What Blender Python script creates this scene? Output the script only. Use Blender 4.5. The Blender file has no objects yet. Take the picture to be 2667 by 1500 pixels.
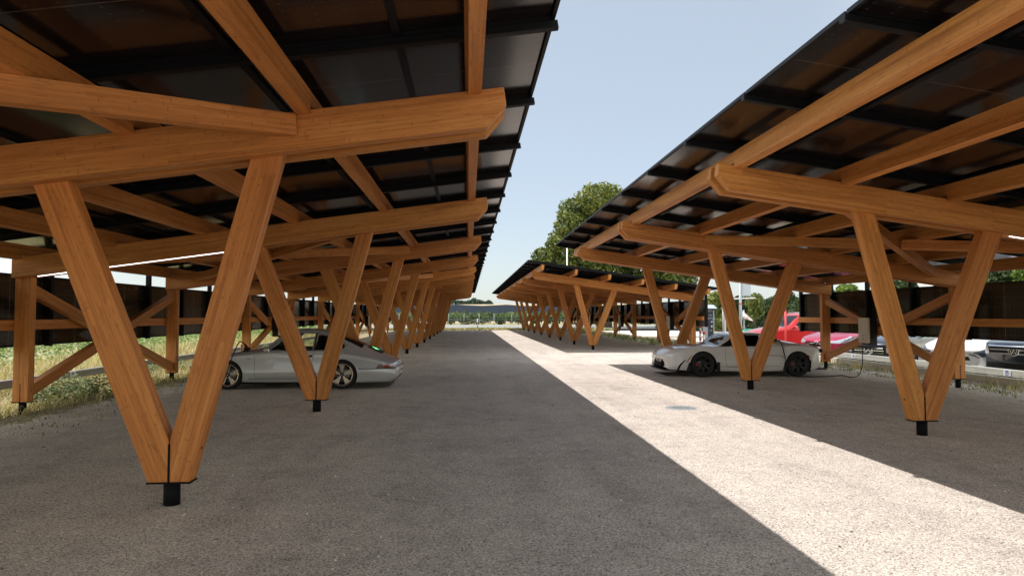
import bpy, bmesh, math, random
from mathutils import Vector, Matrix, noise as mnoise
from mathutils.bvhtree import BVHTree
R = math.radians
rnd = random.Random(7)
SC = bpy.context.scene
COL = SC.collection

# ------------------------------------------------------------------ camera
cam_d = bpy.data.cameras.new('camera'); cam = bpy.data.objects.new('camera', cam_d); COL.objects.link(cam)
cam_d.sensor_fit = 'HORIZONTAL'; cam_d.sensor_width = 36.0
cam_d.lens = 36.0 * 1744.7 / 2667.0
cam_d.clip_start = 0.05; cam_d.clip_end = 6000
cam.location = (0, 0, 1.4713)
cam.rotation_euler = (R(90 + 2.2669), 0, R(-3.7269))
SC.camera = cam

# ------------------------------------------------------------------ light
SUN_AZ_VEC = Vector((-1.45, 0.28, 3.56)).normalized()       # towards the sun
elev = math.asin(SUN_AZ_VEC.z); azim = math.atan2(SUN_AZ_VEC.x, SUN_AZ_VEC.y)
W = bpy.data.worlds.new('World'); SC.world = W; W.use_nodes = True
nt = W.node_tree
bg = nt.nodes['Background']; sky = nt.nodes.new('ShaderNodeTexSky')
sky.sky_type = 'NISHITA'; sky.sun_disc = False; sky.sun_elevation = elev; sky.sun_rotation = azim
sky.air_density = 1.0; sky.dust_density = 1.0; sky.ozone_density = 1.0; sky.altitude = 400
# thin high summer haze: the clear sky is veiled evenly
veil = nt.nodes.new('ShaderNodeMix'); veil.data_type = 'RGBA'; veil.inputs[0].default_value = 0.74
veil.inputs[7].default_value = (1.96, 2.13, 2.24, 1)
nt.links.new(sky.outputs[0], veil.inputs[6]); # sky brightened and warmed behind the camera, out of view, added to lift the shade
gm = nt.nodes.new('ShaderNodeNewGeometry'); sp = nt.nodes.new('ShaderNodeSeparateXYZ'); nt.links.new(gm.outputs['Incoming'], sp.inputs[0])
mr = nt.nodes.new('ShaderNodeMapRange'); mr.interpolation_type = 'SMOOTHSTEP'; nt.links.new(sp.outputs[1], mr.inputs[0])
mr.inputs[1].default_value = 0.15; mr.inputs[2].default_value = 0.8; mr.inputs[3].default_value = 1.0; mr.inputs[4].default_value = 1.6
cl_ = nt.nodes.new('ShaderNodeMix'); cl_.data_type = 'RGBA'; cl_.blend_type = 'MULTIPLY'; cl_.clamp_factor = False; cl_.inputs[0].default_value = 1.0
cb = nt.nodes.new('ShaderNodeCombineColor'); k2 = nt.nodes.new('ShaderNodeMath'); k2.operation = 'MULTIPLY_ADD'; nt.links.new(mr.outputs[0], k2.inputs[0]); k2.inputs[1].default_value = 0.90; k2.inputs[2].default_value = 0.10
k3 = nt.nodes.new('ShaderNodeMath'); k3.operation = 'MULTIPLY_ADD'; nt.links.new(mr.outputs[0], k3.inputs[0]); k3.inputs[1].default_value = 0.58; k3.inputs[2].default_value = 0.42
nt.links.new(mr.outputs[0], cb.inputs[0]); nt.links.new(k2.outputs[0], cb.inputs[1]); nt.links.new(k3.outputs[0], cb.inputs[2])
# low sky on both sides also given added warm brightness to lift shade
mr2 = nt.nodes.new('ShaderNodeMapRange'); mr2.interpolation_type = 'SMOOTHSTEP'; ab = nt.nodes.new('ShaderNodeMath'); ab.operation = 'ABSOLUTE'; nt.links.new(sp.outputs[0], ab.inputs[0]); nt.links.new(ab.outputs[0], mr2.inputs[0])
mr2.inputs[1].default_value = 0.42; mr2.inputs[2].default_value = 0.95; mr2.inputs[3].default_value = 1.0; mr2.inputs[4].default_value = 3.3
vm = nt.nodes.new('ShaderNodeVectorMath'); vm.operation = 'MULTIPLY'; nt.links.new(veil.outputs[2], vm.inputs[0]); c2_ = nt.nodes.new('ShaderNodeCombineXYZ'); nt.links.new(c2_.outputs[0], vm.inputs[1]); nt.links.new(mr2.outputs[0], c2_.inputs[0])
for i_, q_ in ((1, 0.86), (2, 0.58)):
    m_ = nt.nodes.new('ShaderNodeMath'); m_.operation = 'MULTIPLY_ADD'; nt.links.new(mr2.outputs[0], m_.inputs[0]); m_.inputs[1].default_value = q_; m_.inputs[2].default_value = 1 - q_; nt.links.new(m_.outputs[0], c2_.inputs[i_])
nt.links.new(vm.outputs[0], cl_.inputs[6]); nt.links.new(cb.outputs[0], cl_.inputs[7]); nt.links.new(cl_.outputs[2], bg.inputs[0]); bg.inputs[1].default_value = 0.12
sun_d = bpy.data.lights.new('sun', 'SUN'); sun = bpy.data.objects.new('sun', sun_d); COL.objects.link(sun)
sun_d.energy = 2.0; sun_d.angle = R(0.53); sun_d.color = (1, 0.985, 0.955)
sun.rotation_euler = SUN_AZ_VEC.to_track_quat('Z', 'Y').to_euler()
SC.view_settings.view_transform = 'Standard'; SC.view_settings.look = 'None'
SC.view_settings.gamma = 1; SC.view_settings.exposure = 1.25

# ------------------------------------------------------------------ node helpers
class NT:
    def __init__(s, m): s.t = m.node_tree; s.n = s.t.nodes; s.l = s.t.links
    def node(s, typ, **kw):
        n = s.n.new(typ)
        for k, v in kw.items():
            if k.startswith('i_'):
                key = k[2:]; key = int(key) if key.isdigit() else key.replace('_', ' ')
                s.set(n.inputs[key], v)
            else: setattr(n, k, v)
        return n
    def set(s, sock, v):
        if isinstance(v, bpy.types.NodeSocket): s.l.new(v, sock)
        elif isinstance(v, bpy.types.Node): s.l.new(v.outputs[0], sock)
        else: sock.default_value = v
    def math(s, op, a, b=None, c=None, clamp=False):
        n = s.n.new('ShaderNodeMath'); n.operation = op; n.use_clamp = clamp
        s.set(n.inputs[0], a)
        if b is not None: s.set(n.inputs[1], b)
        if c is not None: s.set(n.inputs[2], c)
        return n.outputs[0]
    def mix(s, f, a, b, mode='MIX'):
        n = s.n.new('ShaderNodeMix'); n.data_type = 'RGBA'; n.blend_type = mode; n.clamp_factor = True
        s.set(n.inputs[0], f)
        for sock, v in ((n.inputs[6], a), (n.inputs[7], b)):
            if isinstance(v, tuple) and len(v) == 3: v = (*v, 1)
            s.set(sock, v)
        return n.outputs[2]
    def ramp(s, f, stops):
        n = s.n.new('ShaderNodeValToRGB'); s.set(n.inputs[0], f); e = n.color_ramp.elements
        while len(e) < len(stops): e.new(0.5)
        for el, (p, c) in zip(e, stops):
            el.position = p; el.color = (*c, 1) if isinstance(c, tuple) else (c, c, c, 1)
        return n.outputs[0]
    def noise(s, vec, scale, detail=4, rough=0.55, dim='3D'):
        n = s.n.new('ShaderNodeTexNoise'); n.noise_dimensions = dim
        if vec is not None: s.set(n.inputs['Vector'], vec)
        n.inputs['Scale'].default_value = scale; n.inputs['Detail'].default_value = detail; n.inputs['Roughness'].default_value = rough
        return n.outputs[0]
    def mapping(s, vec, scale=(1, 1, 1), loc=(0, 0, 0)):
        n = s.n.new('ShaderNodeMapping'); s.set(n.inputs[0], vec); n.inputs['Scale'].default_value = scale; n.inputs['Location'].default_value = loc
        return n.outputs[0]
    def bump(s, h, strength=0.3, dist=0.01):
        n = s.n.new('ShaderNodeBump'); s.set(n.inputs['Height'], h); n.inputs['Strength'].default_value = strength; n.inputs['Distance'].default_value = dist
        return n.outputs[0]
def newmat(name):
    m = bpy.data.materials.new(name); m.use_nodes = True
    return m, NT(m), m.node_tree.nodes['Principled BSDF']
def plain(name, col, rough=0.6, metal=0.0, coat=0.0, emit=None, estr=0.0, var=0.06, spec=0.5, vs=6.0, bump=0.0):
    m, t, p = newmat(name)
    tc = t.node('ShaderNodeTexCoord')
    nz = t.noise(tc.outputs['Object'], vs, 4)
    f = t.math('MULTIPLY_ADD', nz, var * 2, 1 - var)
    c = t.mix(1.0, (*col, 1), t.node('ShaderNodeCombineColor', i_0=f, i_1=f, i_2=f).outputs[0], 'MULTIPLY')
    t.set(p.inputs['Base Color'], c)
    p.inputs['Roughness'].default_value = rough; p.inputs['Metallic'].default_value = metal
    p.inputs['Coat Weight'].default_value = coat; p.inputs['Coat Roughness'].default_value = 0.04
    p.inputs['Specular IOR Level'].default_value = spec
    if emit: p.inputs['Emission Color'].default_value = (*emit, 1); p.inputs['Emission Strength'].default_value = estr
    if bump: t.set(p.inputs['Normal'], t.bump(t.noise(tc.outputs['Object'], vs * 12, 3), bump, 0.004))
    return m

# ------------------------------------------------------------------ materials
def wood_mat(name, c0, c1, c2, sheen=0.42):
    m, t, p = newmat(name)
    uv = t.node('ShaderNodeUVMap', uv_map='UVMap').outputs[0]
    sep = t.node('ShaderNodeSeparateXYZ', i_0=uv); u, v = sep.outputs[0], sep.outputs[1]
    row = t.math('FLOOR', t.math('DIVIDE', v, 0.031))
    wn = t.node('ShaderNodeTexWhiteNoise', noise_dimensions='1D', i_W=row)
    seg = t.math('FLOOR', t.math('ADD', t.math('DIVIDE', u, 1.35), t.math('MULTIPLY', wn.outputs[0], 7)))
    wn2 = t.node('ShaderNodeTexWhiteNoise', noise_dimensions='2D', i_Vector=t.node('ShaderNodeCombineXYZ', i_0=seg, i_1=row).outputs[0])
    streak = t.noise(t.mapping(uv, (1.6, 55, 1)), 1.0, 5, 0.6)
    broad = t.noise(t.mapping(uv, (0.9, 7, 1)), 1.0, 3, 0.5)
    f = t.math('ADD', t.math('MULTIPLY', wn2.outputs[0], 0.17), t.math('ADD', t.math('MULTIPLY', streak, 0.60), t.math('MULTIPLY', broad, 0.45)))
    col = t.ramp(f, [(0.36, c0), (0.60, c1), (0.90, c2)])
    # bamboo nodes: short dark ticks across each strip
    tt = t.math('FRACT', t.math('ADD', t.math('DIVIDE', u, 0.41), t.math('MULTIPLY', wn.outputs[0], 13)))
    dist = t.math('ABSOLUTE', t.math('SUBTRACT', tt, 0.5))
    wob = t.math('MULTIPLY', t.noise(t.mapping(uv, (30, 30, 1)), 1, 2), 0.02)
    tick = t.math('LESS_THAN', t.math('ADD', dist, wob), 0.022)
    gate = t.math('GREATER_THAN', t.node('ShaderNodeTexWhiteNoise', noise_dimensions='2D', i_Vector=t.node('ShaderNodeCombineXYZ', i_0=row, i_1=t.math('FLOOR', t.math('ADD', t.math('DIVIDE', u, 0.41), t.math('MULTIPLY', wn.outputs[0], 13)))).outputs[0]).outputs[0], 0.60)
    kn = t.math('MULTIPLY', t.math('MULTIPLY', tick, gate), 0.34)
    # sparse knots
    vo = t.node('ShaderNodeTexVoronoi', i_Vector=t.mapping(uv, (2.4, 7, 1)), i_Scale=1.0)
    knot = t.math('MULTIPLY', t.math('LESS_THAN', vo.outputs['Distance'], 0.055), 0.4)
    col = t.mix(t.math('MAXIMUM', kn, knot), col, (c0[0] * 0.45, c0[1] * 0.4, c0[2] * 0.4))
    fl = t.ramp(t.noise(t.mapping(uv, (7, 42, 1)), 1.0, 3, 0.6), [(0.56, 0.0), (0.68, 1.0)])
    col = t.mix(t.math('MULTIPLY', fl, 0.42), col, (c0[0] * 0.62, c0[1] * 0.52, c0[2] * 0.5))
    edge = t.math('LESS_THAN', t.math('FRACT', t.math('DIVIDE', v, 0.031)), 0.05)
    col = t.mix(t.math('MULTIPLY', edge, 0.10), col, (c0[0] * 0.5, c0[1] * 0.5, c0[2] * 0.5))
    oi = t.node('ShaderNodeObjectInfo'); v_ = t.math('MULTIPLY_ADD', oi.outputs['Random'], 0.22, 0.89)
    v2_ = t.math('MULTIPLY_ADD', t.node('ShaderNodeTexWhiteNoise', noise_dimensions='1D', i_W=oi.outputs['Random']).outputs[0], 0.10, 0.0)
    col = t.mix(1.0, col, t.node('ShaderNodeCombineColor', i_0=v_, i_1=t.math('ADD', v_, t.math('MULTIPLY_ADD', v2_, 1, -0.05)), i_2=v_).outputs[0], 'MULTIPLY')
    t.set(p.inputs['Base Color'], col)
    t.set(p.inputs['Roughness'], t.math('MULTIPLY_ADD', streak, 0.25, sheen))
    t.set(p.inputs['Normal'], t.bump(t.math('ADD', streak, t.math('MULTIPLY', kn, -1)), 0.18, 0.002))
    p.inputs['Specular IOR Level'].default_value = 0.35
    return m
M = {}
M['wood'] = wood_mat('laminated_timber', (0.33, 0.110, 0.023), (0.55, 0.205, 0.047), (0.73, 0.33, 0.095))
M['black'] = plain('black_steel', (0.008, 0.008, 0.009), 0.7, 0.0, var=0.2, spec=0.12)
M['rail'] = plain('black_aluminium', (0.006, 0.0065, 0.008), 0.55, 0.0, var=0.15, spec=0.15)
def panel_mat(lc=(0.075, 0.055, 0.040), c0=(0.004, 0.004, 0.006), c1=(0.009, 0.005, 0.005), rg=0.18, sp_=0.24):
    m, t, p = newmat('solar_glass')
    uv = t.node('ShaderNodeUVMap', uv_map='UVMap').outputs[0]         # metres: x across the slope, y along the row
    sep = t.node('ShaderNodeSeparateXYZ', i_0=uv); x, y = sep.outputs[0], sep.outputs[1]
    def line(c, pitch, w, off=0.0):
        f = t.math('FRACT', t.math('DIVIDE', t.math('ADD', c, off), pitch))
        return t.math('LESS_THAN', t.math('ABSOLUTE', t.math('SUBTRACT', f, 0.5)), w / pitch / 2)
    fine = t.math('MULTIPLY', line(x, 0.0182, 0.0022), 0.45)
    cellx = t.math('MULTIPLY', line(x, 0.182, 0.004), 0.25)
    celly = t.math('MULTIPLY', line(y, 0.0915, 0.0035), 0.4)
    mid = t.math('LESS_THAN', t.math('ABSOLUTE', y), 0.007)
    cx = t.math('ABSOLUTE', t.math('SUBTRACT', t.math('FRACT', t.math('DIVIDE', x, 0.182)), 0.5))
    cy = t.math('ABSOLUTE', t.math('SUBTRACT', t.math('FRACT', t.math('DIVIDE', y, 0.0915)), 0.5))
    dot = t.math('MULTIPLY', t.math('LESS_THAN', cx, 0.045), t.math('LESS_THAN', cy, 0.08))
    f = t.math('MAXIMUM', t.math('MAXIMUM', fine, celly), t.math('MAXIMUM', t.math('MAXIMUM', mid, cellx), t.math('MULTIPLY', dot, 0.6)))
    cell = t.mix(t.noise(t.mapping(uv, (5.5, 11, 1)), 1, 2), c0, c1)
    col = t.mix(f, cell, lc)
    t.set(p.inputs['Base Color'], col)
    p.inputs['Roughness'].default_value = 0.15; p.inputs['IOR'].default_value = 1.55
    p.inputs['Specular IOR Level'].default_value = sp_
    return m
M['panel'] = panel_mat()
M['wallpanel'] = panel_mat((0.16, 0.15, 0.10), (0.012, 0.012, 0.011), (0.034, 0.030, 0.022), 0.42, 0.35)
def gravel_mat():
    m, t, p = newmat('gravel')
    tc = t.node('ShaderNodeTexCoord'); P = tc.outputs['Object']
    sep = t.node('ShaderNodeSeparateXYZ', i_0=P)
    n1 = t.noise(P, 210, 3, 0.8); n2 = t.noise(P, 48, 6, 0.78); n3 = t.noise(P, 0.55, 4, 0.6); n4 = t.noise(P, 2.6, 6, 0.68)
    n5 = t.noise(t.mapping(P, (1.9, 0.22, 1)), 1.2, 5, 0.6); n6 = t.noise(P, 8, 5, 0.7)
    vo = t.node('ShaderNodeTexVoronoi', i_Vector=P, i_Scale=120.0, i_Randomness=1.0); vd = vo.outputs['Distance']
    vs = t.node('ShaderNodeSeparateColor', i_0=vo.outputs['Color'])
    f = t.math('ADD', t.math('MULTIPLY', vs.outputs[0], 0.22), t.math('ADD', t.math('MULTIPLY', n1, 0.36), t.math('MULTIPLY', n2, 0.42)))
    col = t.ramp(f, [(0.38, (0.20, 0.155, 0.125)), (0.455, (0.53, 0.452, 0.39)), (0.55, (0.70, 0.612, 0.545)), (0.65, (0.92, 0.835, 0.765))])
    # scattered darker chips and pits, denser where the surface is loose
    loose = t.ramp(t.math('ADD', t.math('MULTIPLY', n4, 0.6), t.math('MULTIPLY', n6, 0.4)), [(0.42, 1.0), (0.60, 0.25)])
    for sc_, th_, gt_, st_ in ((26.0, 0.24, 0.62, 0.72), (58.0, 0.30, 0.60, 0.62)):
        v2 = t.node('ShaderNodeTexVoronoi', i_Vector=P, i_Scale=sc_); sz = t.node('ShaderNodeSeparateColor', i_0=v2.outputs['Color'])
        chip = t.math('MULTIPLY', t.math('LESS_THAN', v2.outputs['Distance'], t.math('MULTIPLY', sz.outputs[1], th_)), t.math('GREATER_THAN', sz.outputs[0], gt_))
        col = t.mix(t.math('MULTIPLY', t.math('MULTIPLY', chip, loose), st_), col, (0.10, 0.082, 0.066))
    v3 = t.node('ShaderNodeTexVoronoi', i_Vector=P, i_Scale=33.0); s3 = t.node('ShaderNodeSeparateColor', i_0=v3.outputs['Color'])
    lite = t.math('MULTIPLY', t.math('LESS_THAN', v3.outputs['Distance'], t.math('MULTIPLY', s3.outputs[1], 0.26)), t.math('GREATER_THAN', s3.outputs[0], 0.72))
    col = t.mix(t.math('MULTIPLY', lite, 0.6), col, (0.86, 0.82, 0.75))
    big = t.math('ADD', t.math('MULTIPLY', n3, 0.30), t.math('ADD', t.math('MULTIPLY', n4, 0.30), t.math('ADD', t.math('MULTIPLY', n5, 0.25), t.math('MULTIPLY', n6, 0.15))))
    patch = t.ramp(big, [(0.38, (0.72, 0.70, 0.69)), (0.5, (1.0, 0.99, 0.98)), (0.62, (1.18, 1.17, 1.12))])
    col = t.mix(1.0, col, patch, 'MULTIPLY')
    ed = t.math('MULTIPLY', n4, 1.6)
    lf = t.math('GREATER_THAN', t.math('ADD', t.math('MULTIPLY', sep.outputs[0], -1), ed), 6.95)
    soil = t.ramp(t.noise(P, 18, 5, 0.7), [(0.3, (0.12, 0.095, 0.055)), (0.5, (0.30, 0.24, 0.15)), (0.7, (0.56, 0.47, 0.31))])
    rf = t.math('GREATER_THAN', t.math('ADD', sep.outputs[0], ed), 11.3)
    col = t.mix(t.math('MAXIMUM', lf, rf), col, soil)
    t.set(p.inputs['Base Color'], col); p.inputs['Roughness'].default_value = 0.95; p.inputs['Specular IOR Level'].default_value = 0.12
    h = t.math('ADD', t.math('MULTIPLY', t.math('SUBTRACT', 1, vd), 0.35), t.math('ADD', t.math('MULTIPLY', n2, 1.2), t.math('ADD', t.math('MULTIPLY', n1, 0.5), t.math('ADD', t.math('MULTIPLY', n4, 2.0), t.math('MULTIPLY', n6, 1.5)))))
    t.set(p.inputs['Normal'], t.bump(h, 0.45, 0.012))
    return m
M['gravel'] = gravel_mat()
def ground_mat(name, stops, s1, s2, bump=0.4, stretch=(1, 1, 1)):
    m, t, p = newmat(name)
    P = t.mapping(t.node('ShaderNodeTexCoord').outputs['Object'], stretch)
    f = t.math('ADD', t.math('MULTIPLY', t.noise(P, s1, 5, 0.65), 0.5), t.math('MULTIPLY', t.noise(P, s2, 5, 0.6), 0.5))
    t.set(p.inputs['Base Color'], t.ramp(f, stops)); p.inputs['Roughness'].default_value = 0.95; p.inputs['Specular IOR Level'].default_value = 0.1
    t.set(p.inputs['Normal'], t.bump(f, bump, 0.03))
    return m
M['field'] = ground_mat('field_soil', [(0.32, (0.16, 0.14, 0.07)), (0.48, (0.38, 0.32, 0.19)), (0.65, (0.56, 0.49, 0.31))], 2.0, 14.0)
M['drygrass'] = ground_mat('dry_grass', [(0.33, (0.16, 0.17, 0.06)), (0.5, (0.38, 0.34, 0.17)), (0.65, (0.58, 0.50, 0.30))], 0.5, 5.0)
M['asphalt'] = ground_mat('pale_asphalt', [(0.3, (0.20, 0.20, 0.20)), (0.5, (0.29, 0.29, 0.285)), (0.7, (0.36, 0.355, 0.35))], 0.4, 30.0, 0.2)
M['lot'] = ground_mat('pale_paving', [(0.3, (0.48, 0.45, 0.40)), (0.5, (0.62, 0.59, 0.54)), (0.7, (0.72, 0.69, 0.65))], 0.5, 26.0, 0.3)
M['hill'] = ground_mat('stubble_hill', [(0.35, (0.36, 0.27, 0.17)), (0.5, (0.46, 0.36, 0.24)), (0.65, (0.40, 0.36, 0.20))], 0.02, 0.3, 0.1, (0.3, 1.5, 1))
def leaf_mat(name, stops, trans=0.25, rough=0.5):
    m, t, p = newmat(name)
    uv = t.node('ShaderNodeUVMap', uv_map='UVMap').outputs[0]
    sx = t.node('ShaderNodeSeparateXYZ', i_0=uv)
    col = t.ramp(sx.outputs[0], stops)
    t.set(p.inputs['Base Color'], col); p.inputs['Roughness'].default_value = rough; p.inputs['Specular IOR Level'].default_value = 0.3
    tr = t.node('ShaderNodeBsdfTranslucent'); t.set(tr.inputs[0], t.mix(1.0, col, (1.3, 1.35, 0.6), 'MULTIPLY'))
    mx = t.node('ShaderNodeMixShader'); mx.inputs[0].default_value = trans
    t.l.new(p.outputs[0], mx.inputs[1]); t.l.new(tr.outputs[0], mx.inputs[2])
    t.l.new(mx.outputs[0], t.n['Material Output'].inputs[0])
    return m
M['leaf'] = leaf_mat('broad_leaves', [(0.0, (0.035, 0.055, 0.014)), (0.4, (0.10, 0.13, 0.028)), (0.75, (0.22, 0.23, 0.05)), (1.0, (0.36, 0.34, 0.09))])
M['leafdark'] = leaf_mat('dark_leaves', [(0.0, (0.012, 0.025, 0.010)), (0.5, (0.030, 0.055, 0.018)), (1.0, (0.085, 0.11, 0.03))])
M['leaffresh'] = leaf_mat('fresh_leaves', [(0.0, (0.04, 0.08, 0.015)), (0.5, (0.10, 0.17, 0.03)), (1.0, (0.26, 0.32, 0.06))])
M['leafyellow'] = leaf_mat('yellow_leaves', [(0.0, (0.12, 0.12, 0.02)), (0.5, (0.35, 0.28, 0.03)), (1.0, (0.55, 0.42, 0.06))])
M['leafblue'] = leaf_mat('far_leaves', [(0.0, (0.06, 0.10, 0.09)), (0.5, (0.09, 0.14, 0.11)), (1.0, (0.14, 0.18, 0.12))])  # bluish tone of distant haze is put into the leaf colour
M['crop'] = leaf_mat('crop_leaves', [(0.0, (0.05, 0.09, 0.02)), (0.5, (0.13, 0.20, 0.05)), (1.0, (0.34, 0.40, 0.16))])
M['vine'] = leaf_mat('vine_leaves', [(0.0, (0.035, 0.07, 0.03)), (0.5, (0.09, 0.145, 0.065)), (1.0, (0.24, 0.30, 0.16))])
M['straw'] = leaf_mat('straw_blades', [(0.0, (0.10, 0.12, 0.03)), (0.3, (0.30, 0.25, 0.11)), (0.7, (0.52, 0.43, 0.24)), (1.0, (0.70, 0.60, 0.38))], 0.2, 0.7)
M['weed'] = leaf_mat('weed_leaves', [(0.0, (0.05, 0.075, 0.03)), (0.4, (0.13, 0.165, 0.07)), (0.7, (0.30, 0.30, 0.14)), (1.0, (0.58, 0.50, 0.30))], 0.2, 0.6)
M['net'] = ground_mat('netting', [(0.35, (0.045, 0.060, 0.10)), (0.5, (0.075, 0.095, 0.145)), (0.68, (0.12, 0.14, 0.19))], 3.0, 14.0, 0.1, (6, 1, 0.5))
M['bark'] = plain('bark', (0.09, 0.065, 0.045), 0.9, var=0.4, vs=9, bump=0.6)
M['greyboard'] = wood_mat('weathered_board', (0.16, 0.155, 0.15), (0.27, 0.26, 0.25), (0.38, 0.36, 0.34), 0.7)
M['whiteboard'] = wood_mat('whitewashed_board', (0.36, 0.34, 0.31), (0.52, 0.49, 0.45), (0.66, 0.63, 0.59), 0.7)
M['galv'] = plain('galvanised_steel', (0.42, 0.44, 0.45), 0.5, 0.4, var=0.15)
M['white'] = plain('white_paint', (0.78, 0.78, 0.77), 0.5, var=0.05)
M['signwhite'] = plain('white_sign', (0.75, 0.76, 0.78), 0.5, var=0.04)
M['signblue'] = plain('blue_print', (0.03, 0.07, 0.28), 0.5)
M['beige'] = plain('beige_cover', (0.74, 0.61, 0.45), 0.45, var=0.03)
M['rubber'] = plain('tyre_rubber', (0.022, 0.022, 0.023), 0.75, var=0.15, spec=0.25)
M['plastic'] = plain('black_plastic', (0.012, 0.012, 0.013), 0.5, spec=0.3)
M['cavity'] = plain('dark_cavity', (0.006, 0.006, 0.006), 0.9, spec=0.05)
M['interior'] = plain('black_leather', (0.014, 0.013, 0.013), 0.6, spec=0.3)
M['silver'] = plain('silver_paint', (0.56, 0.56, 0.58), 0.33, 0.35, 1.0, var=0.01)
M['whitepaint'] = plain('white_car_paint', (0.74, 0.71, 0.71), 0.35, 0.0, 1.0, var=0.01)
M['redpaint'] = plain('red_car_paint', (0.55, 0.012, 0.010), 0.35, 0.0, 1.0, var=0.02)
M['magenta'] = plain('crimson_car_paint', (0.42, 0.010, 0.06), 0.35, 0.1, 1.0, var=0.02)
M['navy'] = plain('navy_car_paint', (0.010, 0.016, 0.032), 0.3, 0.2, 1.0, var=0.02)
M['slate'] = plain('slate_car_paint', (0.018, 0.026, 0.042), 0.3, 0.2, 1.0, var=0.02)
M['chrome'] = plain('chrome', (0.75, 0.76, 0.78), 0.12, 1.0, var=0.02)
M['alu'] = plain('brushed_alloy', (0.50, 0.42, 0.33), 0.32, 0.85, var=0.05)
M['lip'] = plain('polished_lip', (0.52, 0.42, 0.34), 0.25, 0.9, var=0.02)
M['darkalloy'] = plain('dark_alloy', (0.018, 0.018, 0.020), 0.35, 0.3, var=0.05)
M['caliper'] = plain('red_caliper', (0.50, 0.008, 0.010), 0.4)
M['disc'] = plain('brake_disc', (0.30, 0.30, 0.30), 0.35, 0.8)
M['lamp'] = plain('lamp_glass', (0.62, 0.64, 0.68), 0.12, 0.4, 1.0, var=0.25, vs=30)
M['lampdark'] = plain('smoked_lamp', (0.05, 0.06, 0.08), 0.1, 0.3, 1.0, var=0.4, vs=30)
M['taillamp'] = plain('tail_lamp', (0.34, 0.085, 0.060), 0.15, 0.3, 1.0, var=0.3, vs=40)
M['tailclear'] = plain('tail_lamp_clear', (0.50, 0.40, 0.36), 0.12, 0.6, 1.0, var=0.5, vs=60)
M['amber'] = plain('amber_marker', (0.42, 0.20, 0.02), 0.2, 0, 1.0)
M['redmark'] = plain('red_marker', (0.16, 0.012, 0.012), 0.2, 0, 1.0)
M['seam'] = plain('panel_gap', (0.05, 0.05, 0.052), 0.8, spec=0.1)
M['rearglass'] = plain('rear_glass', (0.030, 0.013, 0.012), 0.05, 0, 1.0, spec=0.8)
M['glow'] = plain('green_display', (0.0, 0.3, 0.1), 0.4, emit=(0.15, 1.0, 0.35), estr=3.0)
M['led'] = plain('led_strip', (0.9, 0.9, 0.9), 0.4, emit=(1.0, 0.97, 0.92), estr=1.6)
M['yellow'] = plain('yellow_plastic', (0.60, 0.42, 0.02), 0.4)
M['green'] = plain('green_plastic', (0.02, 0.22, 0.12), 0.4)
M['pink'] = plain('pink_canvas', (0.62, 0.40, 0.36), 0.8)
M['redpost'] = plain('red_post_paint', (0.62, 0.05, 0.045), 0.5)
M['kiosk'] = plain('kiosk_body', (0.50, 0.55, 0.60), 0.4, 0.2, var=0.06)
M['kioskdark'] = plain('kiosk_front', (0.040, 0.055, 0.085), 0.4, var=0.2)
M['stone'] = plain('stones', (0.38, 0.35, 0.31), 0.95, var=0.5, vs=3, spec=0.1)
M['stone'] = leaf_mat('loose_stone', [(0.0, (0.13, 0.105, 0.085)), (0.5, (0.42, 0.37, 0.31)), (1.0, (0.86, 0.82, 0.74))], 0.0, 0.9)
M['concrete'] = plain('kerb_concrete', (0.58, 0.52, 0.43), 0.9, var=0.2, vs=5, bump=0.4)
M['brick'] = plain('clay_brick', (0.40, 0.26, 0.20), 0.9, var=0.3, vs=8)
M['seatcol'] = plain('seat_fabric', (0.02, 0.018, 0.018), 0.8)
def glass_mat(name, tint, fac):
    m = bpy.data.materials.new(name); m.use_nodes = True; t = NT(m)
    t.n.remove(t.n['Principled BSDF'])
    tr = t.node('ShaderNodeBsdfTransparent'); tr.inputs[0].default_value = (*tint, 1)
    gl = t.node('ShaderNodeBsdfGlossy'); gl.inputs['Roughness'].default_value = 0.03
    fr = t.node('ShaderNodeFresnel', i_IOR=1.5); f = t.math('MULTIPLY_ADD', fr, fac, 0.02)
    mx = t.node('ShaderNodeMixShader'); t.set(mx.inputs[0], f)
    t.l.new(tr.outputs[0], mx.inputs[1]); t.l.new(gl.outputs[0], mx.inputs[2]); t.l.new(mx.outputs[0], t.n['Material Output'].inputs[0])
    return m
M['glass'] = glass_mat('clear_glass', (0.86, 0.88, 0.86), 1.0)
M['tint'] = glass_mat('tinted_glass', (0.05, 0.06, 0.07), 1.0)

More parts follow.
